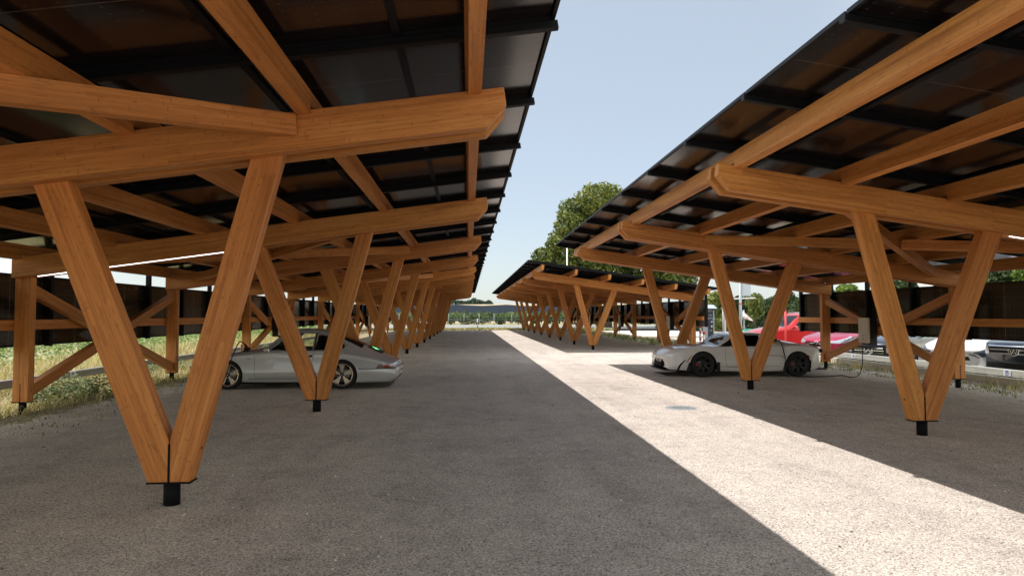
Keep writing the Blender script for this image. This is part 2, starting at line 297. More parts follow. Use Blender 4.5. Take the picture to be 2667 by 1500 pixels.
# ------------------------------------------------------------------ mesh helpers
class B:
    """collects shapes in one bmesh; UVs follow the grain of each piece (metres)"""
    def __init__(s): s.bm = bmesh.new(); s.uv = s.bm.loops.layers.uv.new('UVMap'); s.mats = []
    def mi(s, m):
        if m not in s.mats: s.mats.append(m)
        return s.mats.index(m)
    def fin(s, faces, m, grain=None, smooth=False):
        i = s.mi(m); off = (rnd.uniform(0, 50), rnd.uniform(0, 50))
        g = Vector(grain).normalized() if grain is not None else Vector((1, 0, 0))
        for f in faces:
            f.material_index = i; f.smooth = smooth
            n = f.normal if f.normal.length > 0 else Vector((0, 0, 1))
            gg = g - n * g.dot(n)
            if gg.length < 0.2: gg = Vector((0, 0, 1)) if abs(n.z) < 0.8 else Vector((0, 1, 0)); gg = gg - n * gg.dot(n)
            gg.normalize(); a = n.cross(gg)
            for l in f.loops: l[s.uv].uv = (l.vert.co.dot(gg) + off[0], l.vert.co.dot(a) + off[1])
    def prism(s, pts, d, m, grain=None, bev=0.0):
        """pts: closed loop of 3-D points; d: extrusion vector"""
        d = Vector(d); a = [s.bm.verts.new(Vector(p)) for p in pts]; b = [s.bm.verts.new(Vector(p) + d) for p in pts]
        fs = [s.bm.faces.new(a), s.bm.faces.new(b[::-1])]
        n = len(pts)
        for i in range(n): fs.append(s.bm.faces.new((a[i], b[i], b[(i + 1) % n], a[(i + 1) % n])))
        bmesh.ops.recalc_face_normals(s.bm, faces=fs)
        if bev:
            es = list({e for f in fs for e in f.edges})
            r = bmesh.ops.bevel(s.bm, geom=es, offset=bev, segments=1, affect='EDGES', profile=0.5)
            fs = [f for f in set(fs) | set(r['faces']) if f.is_valid]
            vs = {v for f in fs for v in f.verts}; fs = list({f for v in vs for f in v.link_faces})
        for f in fs: f.normal_update()
        s.fin(fs, m, grain); return fs
    def box(s, c, size, m, rot=None, grain=None, bev=0.0):
        c = Vector(c); x, y, z = [v / 2 for v in size]; rot = rot or Matrix.Identity(3)
        pts = [c + rot @ Vector(p) for p in ((-x, -y, -z), (x, -y, -z), (x, y, -z), (-x, y, -z))]
        if grain is None:
            k = max(range(3), key=lambda i: size[i]); grain = rot @ Vector([1 if i == k else 0 for i in range(3)])
        return s.prism(pts, rot @ Vector((0, 0, 2 * z)), m, grain, bev)
    def bar(s, p0, p1, w, h, m, up=(0, 0, 1), bev=0.0):
        p0, p1 = Vector(p0), Vector(p1); d = p1 - p0; t = d.normalized(); up = Vector(up)
        side = t.cross(up).normalized(); upn = side.cross(t).normalized()
        pts = [p0 + side * a * w / 2 + upn * b * h / 2 for a, b in ((-1, -1), (1, -1), (1, 1), (-1, 1))]
        return s.prism(pts, d, m, d, bev)
    def tube(s, pts, r, m, n=8, r2=None, cap=True):
        pts = [Vector(p) for p in pts]; rings = []; prev = None
        for i, p in enumerate(pts):
            t = (pts[min(i + 1, len(pts) - 1)] - pts[max(i - 1, 0)]).normalized()
            a = (prev - t * prev.dot(t)) if prev is not None else t.orthogonal()
            a.normalize(); prev = a; b = t.cross(a)
            rr = r if r2 is None else r + (r2 - r) * i / (len(pts) - 1)
            rings.append([s.bm.verts.new(p + (a * math.cos(2 * math.pi * k / n) + b * math.sin(2 * math.pi * k / n)) * rr) for k in range(n)])
        fs = []
        for i in range(len(rings) - 1):
            for k in range(n): fs.append(s.bm.faces.new((rings[i][k], rings[i][(k + 1) % n], rings[i + 1][(k + 1) % n], rings[i + 1][k])))
        if cap: fs.append(s.bm.faces.new(rings[0][::-1])); fs.append(s.bm.faces.new(rings[-1]))
        for f in fs: f.normal_update()
        s.fin(fs, m, pts[-1] - pts[0], True); return fs
    def lathe(s, prof, c, axis, m, n=40, smooth=True):
        """prof: (r, along) pairs; axis unit vector"""
        c = Vector(c); ax = Vector(axis).normalized(); a = ax.orthogonal().normalized(); b = ax.cross(a); rings = []
        for r, h in prof:
            rings.append([s.bm.verts.new(c + ax * h + (a * math.cos(2 * math.pi * k / n) + b * math.sin(2 * math.pi * k / n)) * max(r, 1e-4)) for k in range(n)])
        fs = []
        for i in range(len(rings) - 1):
            for k in range(n): fs.append(s.bm.faces.new((rings[i][k], rings[i][(k + 1) % n], rings[i + 1][(k + 1) % n], rings[i + 1][k])))
        for f in fs: f.normal_update()
        s.fin(fs, m, ax, smooth); return fs
    def poly(s, pts, m, grain=None):
        f = s.bm.faces.new([s.bm.verts.new(Vector(p)) for p in pts]); f.normal_update(); s.fin([f], m, grain); return f
    def blob(s, c, size, m, sub=3, rot=None, nz=0.0):
        r = bmesh.ops.create_icosphere(s.bm, subdivisions=sub, radius=1.0)
        rot = rot or Matrix.Identity(3)
        for v in r['verts']:
            k = 1 + nz * mnoise.noise(v.co * 2 + Vector(c))
            v.co = Vector(c) + rot @ Vector((v.co.x * size[0] * k, v.co.y * size[1] * k, v.co.z * size[2] * k))
        fs = list({f for v in r['verts'] for f in v.link_faces})
        for f in fs: f.normal_update()
        s.fin(fs, m, None, True); return fs
    def obj(s, name, parent=None, normals=True):
        me = bpy.data.meshes.new(name)
        if normals: bmesh.ops.recalc_face_normals(s.bm, faces=s.bm.faces)
        s.bm.to_mesh(me); s.bm.free()
        for m in s.mats: me.materials.append(m)
        o = bpy.data.objects.new(name, me); COL.objects.link(o)
        if parent is not None: o.parent = parent
        return o
def tag(o, label=None, cat=None, group=None, kind=None):
    if label: o['label'] = label
    if cat: o['category'] = cat
    if group: o['group'] = group
    if kind: o['kind'] = kind
    return o
def empty(name, loc=(0, 0, 0), rz=0.0):
    o = bpy.data.objects.new(name, None); COL.objects.link(o); o.location = loc; o.rotation_euler = (0, 0, rz); o.empty_display_size = 0.2
    return o
def text_mesh(body, size, mat, loc, rot, name, parent=None, depth=0.001, align='CENTER'):
    cu = bpy.data.curves.new(name, 'FONT'); cu.body = body; cu.size = size; cu.align_x = align; cu.align_y = 'CENTER'; cu.extrude = depth
    to = bpy.data.objects.new('tmp', cu); COL.objects.link(to)
    me = bpy.data.meshes.new_from_object(to.evaluated_get(bpy.context.evaluated_depsgraph_get()))
    bpy.data.objects.remove(to); me.name = name; me.materials.clear(); me.materials.append(mat)
    o = bpy.data.objects.new(name, me); COL.objects.link(o); o.location = loc; o.rotation_euler = rot
    if parent is not None: o.parent = parent
    return o
def copy_tree(o, parent=None):
    c = o.copy(); COL.objects.link(c)
    if parent is not None: c.parent = parent
    for ch in [x for x in bpy.data.objects if x.parent == o]: copy_tree(ch, c)
    return c

# ------------------------------------------------------------------ ground sheets
def sheet(name, x0, x1, y0, y1, z, m, kind='structure', nx=1, ny=1, zf=None):
    b = B(); vs = {}
    for i in range(nx + 1):
        for j in range(ny + 1):
            x = x0 + (x1 - x0) * i / nx; y = y0 + (y1 - y0) * j / ny
            vs[i, j] = b.bm.verts.new((x, y, z + (zf(x, y) if zf else 0)))
    fs = [b.bm.faces.new((vs[i, j], vs[i + 1, j], vs[i + 1, j + 1], vs[i, j + 1])) for i in range(nx) for j in range(ny)]
    for f in fs: f.normal_update()
    b.fin(fs, m, (1, 0, 0), zf is not None)
    return tag(b.obj(name, normals=False), kind=kind)
def hill_z(x, y):
    t = max(0.0, min(1.0, (y - 135) / 330.0)); t = t * t * (3 - 2 * t)
    return t * (7.6 + 1.3 * math.sin(x * 0.006 + 0.8)) - 0.3
sheet('ground', -1500, 1500, -40, 1500, -0.40, M['field'])
sheet('gravel_yard', -9.0, 11.9, -70, 63.2, 0.0, M['gravel'])
sheet('field', -90, -8.55, -70, 66, 0.004, M['field'])
sheet('grass_strip', -90, 12.0, 63.2, 69, 0.004, M['drygrass'])
sheet('parking_lot', 11.9, 90, -70, 69, -0.20, M['lot'])
sheet('road', -200, 260, 69, 94, 0.008, M['asphalt'])
sheet('road_verge', -200, 260, 94, 108, 0.004, M['drygrass'])
sheet('hill', -700, 700, 135, 900, 0.0, M['hill'], nx=40, ny=40, zf=hill_z)
b = B()
for i in range(60): b.box((-60 + i * 4.2, 81, 0.014), (2.2, 0.2, 0.004), M['white'])
tag(b.obj('road_marking'), kind='structure')
b = B()
for k in range(9): b.box((12.2 + 2.6, 10.2 + k * 3.05, -0.194), (5.0, 0.11, 0.004), M['white'])
for k in range(12): b.box((14 + k * 2.6, 52.5, -0.194), (0.11, 4.6, 0.004), M['white'])
tag(b.obj('bay_marking'), kind='structure')
b = B()
for k in range(34):
    b.box((11.27 + rnd.uniform(-.01, .01), 7.2 + k * 1.0, 0.065), (0.16, 0.985, 0.17), M['concrete'], bev=0.01)
for k in range(22): b.box((12 + .5 + k, 47.2, -0.14), (0.985, 0.22, 0.16), M['concrete'], bev=0.01)
tag(b.obj('kerb'), kind='structure')

# ------------------------------------------------------------------ carports
SL = 0.14; ANG = math.atan(SL)
def zt(u): return 3.274 + 0.14 * (u - 2.5726)
def zb(u): return 2.9508 + 0.1388 * (u - 2.4427)
UE = 2.917; ZR = 3.506            # inner roof edge: u and underside of the black rails
PX, PY = 1.127, 1.715
RH = 0.065
def slope_rot(m): return Matrix.Rotation(-m * ANG, 3, 'Y') if True else None
def on_slope(m, t, dz):          # t metres down the slope from the aisle edge, dz above rail underside along the normal
    u = UE - t * math.cos(ANG); z = ZR - t * math.sin(ANG)
    return Vector((m * (u - dz * math.sin(ANG)), 0, z + dz * math.cos(ANG)))
def make_panel_mesh(wall=False):
    b = B(); hx, hy = PX / 2 - 0.0004, PY / 2 - 0.012
    fs = b.box((0, 0, 0.012), (2 * hx - 0.02, 2 * hy - 0.02, 0.008), M['wallpanel' if wall else 'panel'])
    for f in fs:
        for l in f.loops: l[b.uv].uv = (l.vert.co.x, l.vert.co.y)
    fr = 0.028
    for sx in (-1, 1): b.box((sx * (hx - fr / 2), 0, 0), (fr, 2 * hy, 0.036), M['rail'])
    for sy in (-1, 1): b.box((0, sy * (hy - fr / 2), 0), (2 * hx - 2 * fr, fr, 0.035), M['rail'])
    me_o = b.obj('solar_panel'); return me_o
panel_src = make_panel_mesh()
panel_me = panel_src.data; bpy.data.objects.remove(panel_src)
wp_src = make_panel_mesh(True); wall_me = wp_src.data; bpy.data.objects.remove(wp_src)

def carport(name, X0, m, frames, Y1, rows, ys, label, wall_bays, roof_bays, led, detail_from, over=0.95, over_far=2.0, wall_end=None, wall_y0=None):
    """frames: list of frame numbers (frame n stands at Y1+5(n-1)); rows: list of panel row indices, joint k at ys+PY*k"""
    root = empty(name, (X0, 0, 0)); tag(root, label, 'carport', 'timber solar carports around the gravel yard')
    def V(u, y, z): return Vector((m * u, y, z))
    fy = {n: Y1 + 5 * (n - 1) for n in frames}
    W_ = M['wood']
    for n in frames:
        y = fy[n]; bv = 0.004 if n <= 3 else 0
        prof = [(-4.38, zb(-4.38)), (2.4427, 2.9508), (2.592, 3.128), (2.5726, 3.274), (-4.38, zt(-4.38))]
        for s in (-1, 1):
            b = B(); b.prism([V(u, y + (-.187 if s < 0 else .067), z) for u, z in prof], (0, .12, 0), W_, (m, 0, SL), bv); b.obj('main_beam', root)
        h = 0.12
        def zo(u): return zb(u) + h
        # outer leg
        def lin(x0, k, z): return x0 + k * (z - 0.185)
        zt1 = 2.62; zt2 = 2.85
        b = B(); b.prism([V(x, y - .067, z) for x, z in ((-.155, .185), (-.006, .185), (-.006, .49), (lin(.115, -.396, zt1 + .10), zt1 + .10), (lin(-.155, -.396, zt1), zt1))], (0, .134, 0), W_, (-m * .396, 0, 1), bv); b.lathe([(0, 0), (.013, 0)], V(-.155 - .396 * .21, y - .01, .395) + Vector((-m, 0, -.396)).normalized() * .0015, (-m, 0, -.396), M['cavity'], 12) if n < 6 else None; b.obj('leg', root)
        b = B(); b.prism([V(x, y - .067, z) for x, z in ((.006, .185), (.155, .185), (lin(.155, .262, zt2 + .05), zt2 + .05), (lin(-.08, .262, zt2), zt2), (.006, .513))], (0, .134, 0), W_, (m * .262, 0, 1), bv); b.lathe([(0, 0), (.013, 0)], V(.155 + .262 * .25, y - .01, .435) + Vector((m, 0, -.262)).normalized() * .0015, (m, 0, -.262), M['cavity'], 12) if n < 6 else None; b.obj('leg', root)
        b = B(); b.lathe([(.0, 0), (.061, 0), (.061, .175), (0, .175)], V(0, y, -.002), (0, 0, 1), M['black'], 24)
        b.box(V(0, y, .179), (.325, .152, .011), M['black']); b.box(V(0, y, .325), (.0125, .1425, .30), M['black'])
        for sx, zz in ((-1, .32), (1, .33)):
            b.lathe([(0, 0), (.012, 0)], V(sx * (.155 + (.396 if sx < 0 else .262) * (zz - .185)) + Vector((sx * m * .0012, 0, 0)), y, zz), (sx * m, 0, 0), M['cavity'], 10) if False else None
        b.obj('column_foot', root)
        # wall post
        b = B(); b.box(V(-4.285, y, (0.185 + zb(-4.285)) / 2), (.22, .14, zb(-4.285) - .185), W_, grain=(0, 0, 1), bev=bv)
        post = b.obj('wall_post', root)
        b = B(); b.lathe([(.0, 0), (.05, 0), (.05, .175), (0, .175)], V(-4.285, y, -.002), (0, 0, 1), M['black'], 20)
        b.box(V(-4.285, y, .179), (.235, .152, .011), M['black']); b.box(V(-4.285, y, .32), (.011, .1425, .28), M['black'])
        for zz in (.335, .375):
            b.lathe([(0, .0), (.0095, .0)], V(-4.175, y + .01, zz) + Vector((m * .0015, 0, 0)), (m, 0, 0), M['cavity'], 10)
        b.obj('post_foot', post)
        if n in led:
            b = B()
            a, c = -1.20, -4.12
            b.bar(V(c, y, zb(c) + .001), V(a, y, zb(a) + .001), .012, .010, M['led']); b.obj('light_strip', root)
    # purlins, notched over the beams
    ya, yb = min(fy.values()) - over, max(fy.values()) + over_far
    rot = Matrix.Rotation(-m * ANG, 3, 'Y')
    nrm = Vector((-m * math.sin(ANG), 0, math.cos(ANG)))
    for uc in (2.34, 1.017, -.306, -1.629, -2.952, -4.275):
        base = V(uc, 0, zt(uc)); pr = [(ya + .05, -.035), ]
        for n in sorted(fy):
            y = fy[n]; pr += [(y - .188, -.035), (y - .188, .032), (y + .188, .032), (y + .188, -.035)]
        pr += [(yb - .05, -.035), (yb, .02), (yb, .179), (ya, .179), (ya, .02)]
        side = rot @ Vector((1, 0, 0))
        b = B(); b.prism([base + Vector((0, y, 0)) + nrm * d - side * .0525 for y, d in pr], side * .105, W_, (0, 1, 0)); b.obj('purlin', root)
    # black rails across the slope
    L = 7 * PX
    c = on_slope(m, L / 2, RH / 2)
    b = B(); b.box((0, -.012, 0), (L + .035, .045, RH - .002), M['rail']); b.box((0, .030, .008), (L + .03, .030, RH - .022), M['rail']); b.box((0, -.045, -RH / 2 + .006), (L + .03, .02, .008), M['rail'])
    src = b.obj('roof_rail', root); src.location = c + Vector((0, ys + PY * rows[0], 0)); src.rotation_euler = (0, -m * ANG, 0)
    for k in list(rows[1:]) + [rows[-1] + 1]:
        o = src.copy(); COL.objects.link(o); o.parent = root; o.location = c + Vector((0, ys + PY * k, 0))
    # roof panels: nearest ones in view are parts, the rest one part
    near = [k for k in rows if k >= detail_from][:14]; rest = [k for k in rows if k not in near]
    for k in near:
        for j in range(7):
            o = bpy.data.objects.new('solar_panel', panel_me); COL.objects.link(o); o.parent = root
            o.location = on_slope(m, (j + .5) * PX, RH + .0195) + Vector((0, ys + PY * (k + .5), 0)); o.rotation_euler = (0, -m * ANG, 0)
    if rest:
        bm = bmesh.new()
        for k in rest:
            for j in range(7):
                n0 = len(bm.verts); bm.from_mesh(panel_me); bm.verts.ensure_lookup_table()
                T = Matrix.Translation(on_slope(m, (j + .5) * PX, RH + .0195) + Vector((0, ys + PY * (k + .5), 0))) @ Matrix.Rotation(-m * ANG, 4, 'Y')
                bmesh.ops.transform(bm, matrix=T, verts=bm.verts[n0:])
        me = bpy.data.meshes.new('roof_panels'); bm.to_mesh(me); bm.free()
        for mm in panel_me.materials: me.materials.append(mm)
        o = bpy.data.objects.new('roof_panels', me); COL.objects.link(o); o.parent = root; tag(o, kind='stuff')
    # wall panels and mullions
    uw = -4.69
    wrows = [k for k in rows if ys + PY * k > 2.0]
    wys = wall_y0 if wall_y0 is not None else ys
    for k in wrows:
        o = bpy.data.objects.new('wall_panel', wall_me); COL.objects.link(o); o.parent = root
        o.location = V(uw, wys + PY * (k + .5), 1.535); o.rotation_euler = (0, -m * math.pi / 2, 0)
    ztop = ZR - SL * (UE - uw) - .0
    b = B(); b.box((0, 0, 0), (.09, .085, ztop - .955), M['rail'], bev=.003); src = b.obj('mullion', root); src.location = V(uw + .066, wys + PY * wrows[0], (ztop + .955) / 2)
    for k in list(wrows[1:]) + [wrows[-1] + 1]:
        o = src.copy(); COL.objects.link(o); o.parent = root; o.location = V(uw + .066, wys + PY * k, (ztop + .955) / 2)
    # timber rail behind the posts
    y0 = wall_y0 - .15 if wall_y0 is not None else max(ya, 1.5); y1 = wall_end or yb - .3
    b = B(); b.bar(V(-4.448, y0, 1.315), V(-4.448, y1, 1.315), .09, .155, W_, bev=.004); b.obj('wall_rail', root)
    for (n0, n1) in wall_bays:
        a, c2 = fy[n0] + .07, fy[n1] - .07; mid = (a + c2) / 2
        for w, pts in ((.12, ((a, 1.85), (c2, .32))), (.114, ((a, .32), (c2, 1.85)))):
            b = B(); p0 = V(-4.285, pts[0][0], pts[0][1]); p1 = V(-4.285, pts[1][0], pts[1][1])
            # ends cut plumb against the posts
            d = (p1 - p0).normalized(); vt = .165 / math.cos(math.atan2(abs(p1.z - p0.z), c2 - a)) / 2
            xo = w / 2
            b.prism([p0 + Vector((-xo, 0, -vt)), p1 + Vector((-xo, 0, -vt)), p1 + Vector((-xo, 0, vt)), p0 + Vector((-xo, 0, vt))], (2 * xo, 0, 0), W_, d, .003)
            b.obj('wall_brace', root)
    for (n0, n1) in roof_bays:
        a, c2 = fy[n0] + .187, fy[n1] - .187
        def P(u, y): return V(u, y, zt(u) - .03 - .0825)
        for segs in (((P(.93, a), P(-3.70, c2)),), ((P(-3.70, a), None), (None, P(.93, c2)))):
            A, Cc = (P(.93, a), P(-3.70, c2)) if len(segs) == 1 else (P(-3.70, a), P(.93, c2))
            if len(segs) == 1:
                b = B(); b.bar(A, Cc, .12, .165, W_, bev=.003); b.obj('roof_brace', root)
            else:
                mid = (A + Cc) / 2; d = (Cc - A).normalized() * .085
                for p, q in ((A, mid - d), (mid + d, Cc)):
                    b = B(); b.bar(p, q, .12, .163, W_, bev=.003); b.obj('roof_brace', root)
    return root, fy
XL, XR, XR2 = -2.2956, 5.5467, 5.2247
YL, YR, YR2 = 5.4274, 7.921, 7.9234
lroot, LF = carport('solar_carport', XL, 1, list(range(0, 13)), YL, list(range(-4, 33)), 6.42,
    'long dark-roofed timber carport on the left, over the silver coupe', [(2, 3), (4, 5), (6, 7), (8, 9), (10, 11)], [(0, 1), (2, 3), (4, 5), (6, 7)], (2,), -3)
rroot, RF = carport('solar_carport', XR, -1, list(range(0, 4)), YR, list(range(-3, 9)), 4.47,
    'near right timber carport with V legs, over the white roadster', [(2, 3)], [(1, 2)], (1,), -3, over=.95, wall_end=19.66)
froot, FF = carport('solar_carport', XR2, -1, list(range(5, 13)), YR2, list(range(0, 23)), 25.98,
    'farther right timber carport beyond the sunlit gap, no car parked under it', [(5, 6), (7, 8), (9, 10), (11, 12)], [(5, 6), (7, 8)], (), 0, over=1.97, wall_y0=27.25)

# ------------------------------------------------------------------ charging stations
def charger(x, y, m, label, cables=True):
    """m=+1: stands on the left wall and faces +X; m=-1 the mirror image"""
    root = empty('charging_station', (x, y, 0)); tag(root, label, 'charging station', 'charging stations on the carport walls')
    b = B(); b.box((-m * .11, 0, 1.07), (.20, .33, .66), M['plastic'], bev=.012); b.box((-m * .10, 0, 1.06), (.16, .345, .40), M['plastic'], bev=.01); b.obj('housing', root)
    b = B(); r_ = .035; pts = []
    for cx, cz, a0 in ((.165, 1.36, 0), (-.165, 1.36, 90), (-.165, .82, 180), (.165, .82, 270)):
        for k in range(5):
            a = R(a0 + k * 22.5); pts.append(Vector((0, cx + r_ * math.cos(a), cz + r_ * math.sin(a))))
    b.prism(pts, (m * .045, 0, 0), M['beige'], (0, 0, 1), .004); cover = b.obj('front_cover', root)
    b = B(); b.box((m * .0462, 0, .925), (.0025, .15, .005), M['signwhite']); b.box((m * .0462, 0, .965), (.0025, .075, .010), M['plastic'])
    b.box((m * .0462, 0, .885), (.0025, .05, .028), M['signblue']); b.obj('status_marks', cover)
    if cables:
        for dy, dz in ((-.05, .30), (.06, .42)):
            b = B(); pts = []
            for k in range(17):
                t = k / 16; pts.append((m * (-.02 + .03 * math.sin(t * 3.1)), dy + .05 * math.sin(t * math.pi * 2), .76 - dz * math.sin(t * math.pi)))
            b.tube(pts, .009, M['plastic'], 6); b.obj('cable', root)
        b = B(); b.tube([(m * .0, .1, .76), (m * .02, .1, .66), (m * .015, .09, .60)], .022, M['plastic'], 8, .016); b.obj('plug', root)
    return root
xw = XL - 4.285 + .065 + .22
charger(xw, (LF[4] + LF[5]) / 2, 1, 'black charger with a pale cover, between posts just behind the silver coupe')
charger(xw, (LF[6] + LF[7]) / 2, 1, 'black charger on the left wall, next one beyond the silver coupe')
charger(xw, (LF[8] + LF[9]) / 2, 1, 'black charger on the left wall, third from the camera')
xr = XR + 4.285 - .065 - .22
rc = charger(xr, 15.60, -1, 'large beige charging box beside the white roadster, its cable on the ground', False)
xf = XR2 + 4.285 - .065 - .22
for i, (a, lab) in enumerate(((5, 'beige and black charger on the farther carport, nearest of its four'), (7, 'beige and black charger on the farther carport, second of its four'),
        (9, 'beige and black charger on the farther carport, third of its four'), (11, 'beige and black charger on the farther carport, last and most distant'))):
    charger(xf, (FF[a] + FF[a + 1]) / 2, -1, lab)

# ------------------------------------------------------------------ low barriers
def barrier(x, y0, y1, m, mat, label, signs):
    root = empty('low_barrier', (x, y0, 0)); tag(root, label, 'barrier')
    y = y0; k = 0
    while y < y1:
        ln = min(4.0, y1 - y); b = B()
        b.box((rnd.uniform(-.008, .008), y - y0 + ln / 2, .228 + rnd.uniform(-.004, .004)), (.09, ln - .012, .152), mat, rot=Matrix.Rotation(R(rnd.uniform(-.25, .25)), 3, 'X'), grain=(0, 1, 0), bev=.006); b.obj('board', root)
        for yy in (y + .7, y + ln - 1.0):
            b = B(); b.lathe([(0, 0), (.035, 0), (.035, .17), (0, .17)], (-m * .0, yy - y0, -.01), (0, 0, 1), M['galv'], 12); b.obj('stub_post', root)
        y += ln; k += 1
    for ys_ in signs:
        s_ = B(); s_.box((m * .056, ys_ - y0, .232), (.006, .20, .128), M['signwhite']); sg = s_.obj('parking_sign', root)
        fr = B()
        for dy, dz, sy, sz in ((0, .045, .068, .008), (0, -.045, .068, .008), (.034, 0, .008, .098), (-.034, 0, .008, .098)):
            fr.box((m * .0605, ys_ - y0 + dy, .232 + dz), (.003, sy, sz), M['signblue'])
        fr.obj('sign_frame', sg)
        text_mesh('P', .10, M['signblue'], (m * .061, ys_ - y0, .230), (R(90), 0, R(90 if m > 0 else -90)), 'sign_letter', sg)
        text_mesh('::', .07, M['signblue'], (m * .061, ys_ - y0 - .065, .234), (R(90), 0, R(90 if m > 0 else -90)), 'sign_letter', sg)
    return root
barrier(-8.2, 6.0, 62, 1, M['greyboard'], 'low weathered grey board barrier at the edge of the green field', [14.45, 18.35, 23.0])
barrier(11.5, 9.0, 24.8, -1, M['whiteboard'], 'low whitewashed board barrier in front of the parked cars', [13.6, 19.3])

# drain cover in the sunlit strip
b = B(); b.lathe([(0, .004), (.13, .004), (.19, .010), (.225, .003), (.24, .0)], (3.35, 10.45, .0), (0, 0, 1), M['galv'], 36)
b.bar((3.22, 10.45, .012), (3.48, 10.42, .012), .03, .006, M['galv'])
tag(b.obj('drain_cover'), 'round pale metal drain cover lying in the sunlit gravel strip', 'drain cover')
# ------------------------------------------------------------------ cars (front towards -X; local x = 0 at the front axle)
def pchip(xs, ys):
    n = len(xs); h = [xs[i + 1] - xs[i] for i in range(n - 1)]; d = [(ys[i + 1] - ys[i]) / h[i] for i in range(n - 1)]
    mm = [0] * n; mm[0] = d[0]; mm[-1] = d[-1]
    for i in range(1, n - 1):
        if d[i - 1] * d[i] <= 0: mm[i] = 0
        else:
            w1 = 2 * h[i] + h[i - 1]; w2 = h[i] + 2 * h[i - 1]; mm[i] = (w1 + w2) / (w1 / d[i - 1] + w2 / d[i])
    def f(x):
        x = max(xs[0], min(xs[-1], x)); i = 0
        while i < n - 2 and x > xs[i + 1]: i += 1
        t = (x - xs[i]) / h[i]; t2 = t * t; t3 = t2 * t
        return (2 * t3 - 3 * t2 + 1) * ys[i] + (t3 - 2 * t2 + t) * h[i] * mm[i] + (-2 * t3 + 3 * t2) * ys[i + 1] + (t3 - t2) * h[i] * mm[i + 1]
    return f
def catmull(P, k):
    out = []
    for i in range(len(P) - 1):
        p0 = P[max(i - 1, 0)]; p1 = P[i]; p2 = P[i + 1]; p3 = P[min(i + 2, len(P) - 1)]
        for j in range(k):
            t = j / k
            out.append(tuple(0.5 * ((2 * b_) + (-a_ + c_) * t + (2 * a_ - 5 * b_ + 4 * c_ - d_) * t * t + (-a_ + 3 * b_ - 3 * c_ + d_) * t ** 3) for a_, b_, c_, d_ in zip(p0, p1, p2, p3)))
    out.append(P[-1]); return out
def in_poly(x, z, poly):
    c = False; n = len(poly)
    for i in range(n):
        x1, z1 = poly[i]; x2, z2 = poly[(i + 1) % n]
        if (z1 > z) != (z2 > z) and x < (x2 - x1) * (z - z1) / (z2 - z1) + x1: c = not c
    return c
def cut_poly(bm, poly, ymin=0.3, ymax=9, ax=(0, 2)):
    """slice the skin along a side-view polygon and return the faces inside it (both sides of the car)"""
    a0, a1 = ax; lo = [min(p[i] for p in poly) - .02 for i in (0, 1)]; hi = [max(p[i] for p in poly) + .02 for i in (0, 1)]
    oth = ({0, 1, 2} - {a0, a1}).pop()
    def near(f):
        xs = [v.co[a0] for v in f.verts]; zs = [v.co[a1] for v in f.verts]
        return max(xs) > lo[0] and min(xs) < hi[0] and max(zs) > lo[1] and min(zs) < hi[1] and ymin < abs(f.calc_center_median()[oth]) < ymax if oth == 1 else \
            (max(xs) > lo[0] and min(xs) < hi[0] and max(zs) > lo[1] and min(zs) < hi[1] and ymin < f.calc_center_median()[oth] < ymax)
    for i in range(len(poly)):
        p, q = poly[i], poly[(i + 1) % len(poly)]
        fs = [f for f in bm.faces if near(f)]
        g = set(fs)
        for f in fs: g |= set(f.edges) | set(f.verts)
        co = [0, 0, 0]; co[a0] = p[0]; co[a1] = p[1]; no = [0, 0, 0]; no[a0] = q[1] - p[1]; no[a1] = -(q[0] - p[0])
        bmesh.ops.bisect_plane(bm, geom=list(g), dist=1e-5, plane_co=co, plane_no=no)
    return [f for f in bm.faces if near(f) and in_poly(f.calc_center_median()[a0], f.calc_center_median()[a1], poly)]
